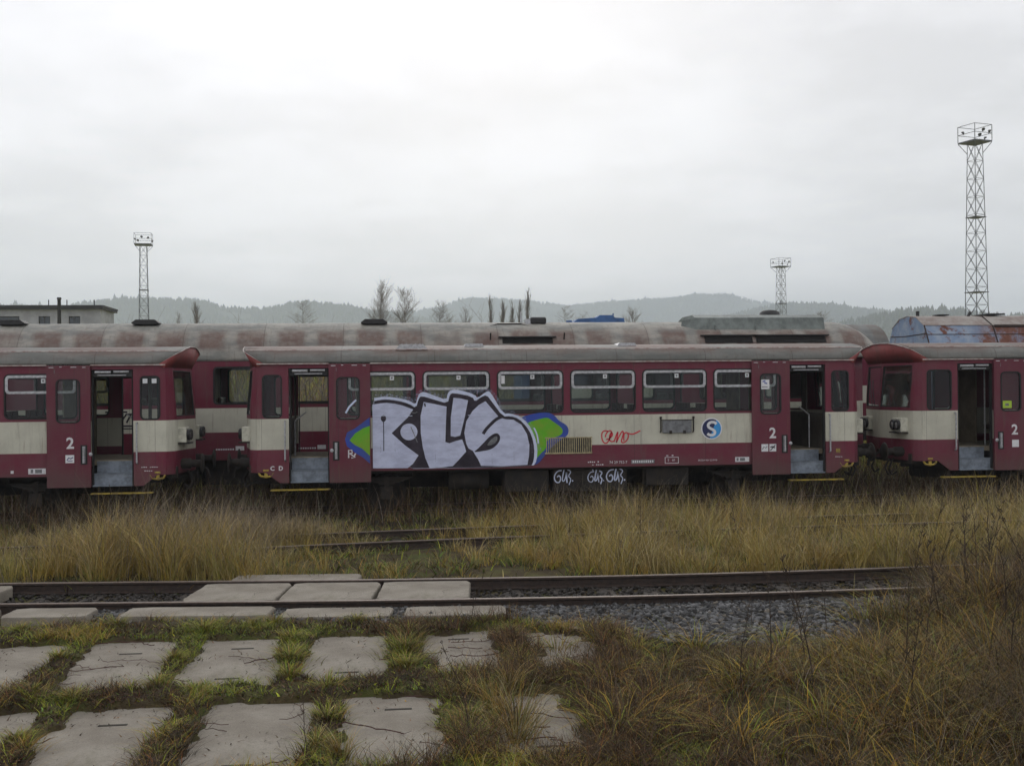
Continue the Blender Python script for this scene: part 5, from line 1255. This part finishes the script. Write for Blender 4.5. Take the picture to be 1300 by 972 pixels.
W = [(.62, 8.3, .75), (-.55, 8.05, .55), (.1, 9.8, .45), (3.3, 9.4, 1.0), (3.5, 8.9, 1.1), (3.75, 9.7, .9), (4.3, 9.0, 1.05), (4.9, 9.8, 1.1), (2.9, 9.0, .8), (5.6, 10.8, 1.15), (6.2, 11.4, 1.25), (6.9, 12.3, 1.3), (5.9, 12.2, 1.1), (4.6, 11.3, .8), (7.4, 13.2, 1.2), (6.6, 12.9, 1.1), (7.9, 13.9, 1.25), (8.6, 15.2, 1.1), (3.9, 11.6, .6), (2.4, 12.0, .5), (.95, 12.3, .6), (4.0, 17.5, 1.0), (5.9, 18.2, .9), (7.4, 17.6, 1.0), (1.0, 17.6, .75), (1.6, 17.1, .7), (3.1, 18.9, .9), (8.9, 17.4, 1.2), (-4.6, 20.1, 1.2), (-3.2, 21.3, 1.2), (6.9, 11.3, 1.2), (7.1, 12.9, 1.35), (7.6, 12.4, 1.3), (5.2, 8.9, 1.1), (4.0, 8.2, .9), (6.0, 10.3, 1.2)]
WLAB = {0: 'thin dead weed rising beside the straw tussock on the lower slabs', 1: 'thin dead weed in the slab joint left of centre', 2: 'small dead weed in the joint between two slab rows'}
for i, (x, y, s) in enumerate(W):
    k = i % 5
    if k not in pm_: o = protos[k].build('dead_weed', 'leaf_dead'); pm_[k] = o
    else: o = pm_[k].copy(); COL.objects.link(o)
    o.location = (x, y, float(gz(x, y))); o.scale = (s, s, s); o.rotation_euler = (0, 0, random.uniform(0, 6.28))
    if i in WLAB: lab = WLAB[i]
    elif y < 14.8: lab = 'dead brown weed stalk in the rough growth right of the ballast'
    else: lab = 'dead brown weed stalk standing in the tall grass between the tracks'
    tag(o, lab, 'weed', WG if y < 14.8 else 'dead weed stalks in the tall grass')

# ================================================================== TREES
def tree_parts(h, spread, seed, up=.5, levels=4, first=.25, fan=5, trunk_r=None, bush=False):
    r = random.Random(seed); tr = MB(); cr = MB(); R0 = trunk_r or h * .0075
    def grow_(p, d, L, rad, lv):
        n = 3; q0 = p
        for i in range(n):
            q1 = q0 + d * L / n; mb = tr if lv < 2 else cr
            mb.tube(q0, q1, rad * (1 - .25 * i / n), rad * (1 - .25 * (i + 1) / n), 5 if lv < 2 else 3, cap=False)
            if lv < levels:
                for _ in range(fan if lv < 2 else max(2, fan - 2)):
                    if r.random() < .8:
                        a = r.uniform(0, 2 * PI); side = Vector((math.cos(a), math.sin(a), 0)); nd = (d * up + side * spread + Vector((0, 0, .15))).normalized()
                        s = r.uniform(0, 1); grow_(q0.lerp(q1, s), nd, L * r.uniform(.35, .65), rad * .55, lv + 1)
            q0 = q1; d = (d + Vector((r.gauss(0, .10), r.gauss(0, .10), .05))).normalized()
    if bush:
        for _ in range(7):
            a = r.uniform(0, 6.28); grow_(Vector((r.uniform(-.3, .3), r.uniform(-.3, .3), 0)), Vector((math.cos(a) * .5, math.sin(a) * .5, 1)).normalized(), h * r.uniform(.5, .8), R0 * .5, 1)
    else:
        b = Vector((0, 0, 0)); t1 = Vector((0, 0, h * first)); tr.tube(b, t1, R0 * 1.4, R0, 8)
        d = Vector((0, 0, 1)); p = t1; n = 9; rest = h * (1 - first)
        for i in range(n):
            q = p + (d + Vector((r.gauss(0, .03), r.gauss(0, .03), 0))).normalized() * rest / n * .95
            tr.tube(p, q, R0 * (1 - i / n * .9), R0 * (1 - (i + 1) / n * .9), 6)
            f = math.sin(min(1, (i + .9) / (n + .6)) * PI) ** .7 + .10
            for _ in range(fan + 2):
                a = r.uniform(0, 2 * PI); side = Vector((math.cos(a), math.sin(a), 0)); nd = (Vector((0, 0, 1)) * up + side * spread).normalized()
                grow_(p.lerp(q, r.random()), nd, h * .17 * f * r.uniform(.7, 1.2) * (1 if spread > .4 else .8), R0 * .26 * (1 - i / n * .6), 2)
            p = q
    return tr, cr
def tree(X, Y, ztop, label, bark='bark', group=None, **kw):
    zb = float(gz(X, Y)); h = ztop - zb + .2
    T = thing('bare_tree' if not kw.get('bush') else 'bare_shrub', (X, Y, zb - .2), label, 'tree' if not kw.get('bush') else 'shrub', group)
    a, b = tree_parts(h, **kw); a.build('trunk', bark, T); b.build('crown', 'twig', T); return T
G_ = 'bare trees beyond the trains'
tree(-22.9, 130, 11.4, 'small bare tree right of the thin floodlight mast', seed=1, spread=.35, up=.9, levels=4, fan=4, group=G_)
tree(-20.9, 130, 12.4, 'narrow bare tree just right of a smaller one beside the left mast', seed=2, spread=.3, up=1, levels=4, fan=5, group=G_)
tree(-8.9, 130, 13.0, 'broad round bare tree left of the twin birches', seed=3, spread=.9, up=.6, levels=4, fan=4, group=G_, first=.3)
tree(-.1, 130, 14.6, 'tall pale bare birch, left of the pair', bark='birch', seed=4, spread=.45, up=.75, levels=4, fan=5, group=G_)
tree(2.6, 130, 14.0, 'tall pale bare birch, right of the pair', bark='birch', seed=5, spread=.5, up=.7, levels=4, fan=5, group=G_)
tree(6.7, 130, 12.6, 'bushy bare tree right of the twin birches', seed=6, spread=.7, up=.6, levels=4, fan=5, group=G_)
tree(11.1, 150, 13.3, 'small faint bare tree left of the row of poplars', seed=7, spread=.5, up=.8, levels=4, fan=4, group=G_)
PW = ['first', 'second', 'third', 'fourth', 'fifth']
for i, (X, zt) in enumerate([(15.6, 15.6), (17.2, 15.1), (18.6, 14.6), (19.6, 14.9), (20.9, 16.4)]):
    tree(X, 160, zt, '%s bare columnar poplar from the left in the row of five' % PW[i], seed=20 + i, spread=.14, up=1.1, levels=4, fan=5, group='row of bare columnar poplars')
tree(23.2, 140, 13.2, 'wide bare tree left of the blue works vehicle', seed=31, spread=1.0, up=.6, levels=4, fan=4, group=G_)
tree(25.6, 142, 12.2, 'lower bare tree close behind the wide one', seed=32, spread=.9, up=.6, levels=4, fan=4, group=G_)
tree(34.0, 150, 13.0, 'small bare tree right of the blue works vehicle', seed=33, spread=.5, up=.8, levels=4, fan=5, group=G_)
tree(60.4, 150, 12.9, 'bare tree right of the middle floodlight mast', seed=34, spread=.8, up=.6, levels=4, fan=5, group=G_)
tree(57.0, 150, 12.0, 'faint bare tree behind the radiator hood of the coach roof', seed=35, spread=.6, up=.7, levels=4, fan=4, group=G_)
for i, (X, Y, h, lb) in enumerate([(-4.9, 44, 5.0, 'bare shrub seen through the open coach window'), (-2.6, 42.5, 4.4, 'bare shrub on the bank behind the coach doorway view'), (3.5, 44, 4.8, 'bare shrub behind the middle of the tall coach'), (9.5, 47, 5.0, 'bare shrub behind the right half of the tall coach'), (-9.5, 45, 5.0, 'bare shrub behind the left end of the tall coach')]):
    tree(X, Y, h, lb, seed=50 + i, spread=.8, up=.8, levels=4, fan=4, group='bare shrubs behind the trains', bush=True)

# ================================================================== FLOODLIGHT MASTS
def mast(X, Y, ztop, wb, wt, plat, rz, label, bays=14, r=.05, dropped=0):
    zb = float(gz(X, Y)); T = thing('floodlight_mast', (X, Y, zb), label, 'floodlight mast', 'lattice floodlight masts', rz)
    H = ztop - zb - 2.0; mb = MB()
    def c(i, s): w_ = (wb + (wt - wb) * s) / 2; return Vector((w_ * (1, 1, -1, -1)[i], w_ * (1, -1, -1, 1)[i], H * s))
    for i in range(4): mb.tube(c(i, 0), c(i, 1), r, r * .8, 5)
    ss = [(1 - (1 - k / bays) ** 1.0) for k in range(bays + 1)]
    for a, b in zip(ss, ss[1:]):
        for i in range(4):
            j = (i + 1) % 4; mb.tube(c(i, a), c(j, b), r * .5, None, 4); mb.tube(c(j, a), c(i, b), r * .5, None, 4); mb.tube(c(i, b), c(j, b), r * .55, None, 4)
    mb.build('lattice', 'mast', T)
    p = MB(); q = plat / 2
    p.box(-q, q, -q, q, H, H + .16)
    for s in (.36, .68): w_ = (wb + (wt - wb) * s) / 2 + .1; q_ = MB(); q_.box(-w_, w_, -w_, w_, H * s, H * s + .08); q_.build('landing', 'mast', T)
    for i in range(4):
        a = Vector((q * (1, 1, -1, -1)[i], q * (1, -1, -1, 1)[i], H)); p.tube(a, c(i, .955), r * .7, None, 4)
    p.build('platform', 'mast', T)
    rl = MB(); cor = [(q, q), (q, -q), (-q, -q), (-q, q)]
    for i in range(4):
        a = cor[i]; b = cor[(i + 1) % 4]
        rl.tube((*a, H + .1), (*a, H + 2.0), r * .8, None, 4)
        for hh in (1.0, 1.98): rl.tube((*a, H + hh), (*b, H + hh), r * .75, None, 4)
    rl.build('railing', 'mast', T)
    for i, (fx, fy, fz) in enumerate([(q * .6, -q, 1.25), (-q * .5, -q, .75), (-q, q * .3, 1.25), (q, -.2, .75), (-q * .1, -q, 1.4)]):
        l = MB(); l.tube((fx, fy, H + fz), (fx * 1.08, fy * 1.12, H + fz - .12), .10, .22, 10); l.tube((fx, fy, H + fz - .35), (fx, fy, H + fz + .05), .03, None, 4); l.build('floodlight', 'black', T)
mast(-41.6, 204, 30.4, 1.9, 1.15, 2.9, math.radians(6), 'thin floodlight mast left of centre beyond the flat roofed building', 14, .048)
mast(92.7, 253, 32.2, 2.3, 1.4, 3.3, math.radians(15), 'distant faint floodlight mast above the radiator hood of the coach', 13, .055)
mast(69.1, 124, 32.7, 2.0, 1.15, 2.6, math.radians(16), 'tall lattice floodlight mast at the right edge of the photo', 13, .05)

# ================================================================== FLAT ROOFED BUILDING + FLUE
zb = 3.0
B = thing('flat_roofed_building', (-33.2, 105, zb), 'long grey flat roofed building at the left edge, low behind the coach', 'building')
x0, x1, dp, Hh = -13.5, 8.0, 5.0, 7.45
winx = [-12.2, -9.0, -5.7, -2.9, .0, 3.1, 5.7]
loops = [[(x0, 0), (x1, 0), (x1, Hh - .38), (x0, Hh - .38)]]
W2 = []
for r_ in range(2):
    z0 = 2.05 + r_ * 3.15
    for k, wx in enumerate(winx):
        wl = 1.0 if k > 4 else 1.9
        W2.append((wx - wl / 2, wx + wl / 2, z0, z0 + 1.25))
loops += [rrect(a, b, c, d, .01, 1) for a, b, c, d in W2]
plate('wall', loops, 0, .3, 'render_wall', B)
wb_ = MB(); wb_.box(x0, x0 + .3, .3, dp, 0, Hh - .38); wb_.box(x1 - .3, x1, .3, dp, 0, Hh - .38); wb_.box(x0 + .3, x1 - .3, dp - .3, dp, 0, Hh - .38); wb_.build('side_wall', 'render_wall', B)
r_ = MB(); r_.box(x0 - .25, x1 + .25, -.35, dp + .3, Hh - .378, Hh - .2); r_.box(x0 - .3, x1 + .3, -.42, dp + .35, Hh - .198, Hh - .03); R_ = r_.build('roof', 'roofdk', B)
for a, b, c, d in W2:
    f = plate('window', [rrect(a, b, c, d, .01, 1), rrect(a + .08, (a + b) / 2 - .03, c + .08, d - .08, .01, 1), rrect((a + b) / 2 + .03, b - .08, c + .08, d - .08, .01, 1)], .10, .06, 'roofdk', B)
    q = MB(); q.box(a + .05, b - .05, .13, .14, c + .05, d - .05); q.build('pane', 'winglass', f)
q = MB()
for x in (-10, -1.5, 3.2, 4.8, 7.2): q.tube((x, 1, Hh - .05), (x, 1, Hh + .55), .05, None, 5)
q.build('roof_pipe', 'roofdk', R_)
FL = MB(); FL.lathe([(.15, 0), (.12, 5.75), (.15, 5.77), (.15, 5.9), (.10, 5.9)], (0, 0, 0), 'Z', 14)
o = FL.build('chimney_flue', 'roofdk', None, True); o.location = (-21.95, 80, 3.2); tag(o, 'dark round flue standing in front of the flat roofed building', 'flue')

# ================================================================== CAMERA
cam = bpy.data.cameras.new('camera'); co = bpy.data.objects.new('camera', cam); COL.objects.link(co); S.camera = co
cam.sensor_width = 36; cam.lens = 1425 / 1300 * 36; cam.clip_end = 20000; cam.clip_start = .1
Rm = Matrix.Rotation(math.radians(-6.6), 4, 'Z') @ Matrix.Rotation(math.radians(90.26), 4, 'X') @ Matrix.Rotation(math.radians(-.55), 4, 'Z')
co.matrix_world = Matrix.Translation((0, 0, 2.6)) @ Rm
S.view_settings.view_transform = 'Standard'; S.view_settings.look = 'None'; S.view_settings.exposure = .12; S.view_settings.gamma = 1
S.render.engine = 'CYCLES'
cy = S.cycles
cy.use_denoising = True; cy.max_bounces = 8; cy.transparent_max_bounces = 24; cy.diffuse_bounces = 3; cy.glossy_bounces = 3; cy.volume_bounces = 3
cy.use_adaptive_sampling = True; cy.adaptive_threshold = .02
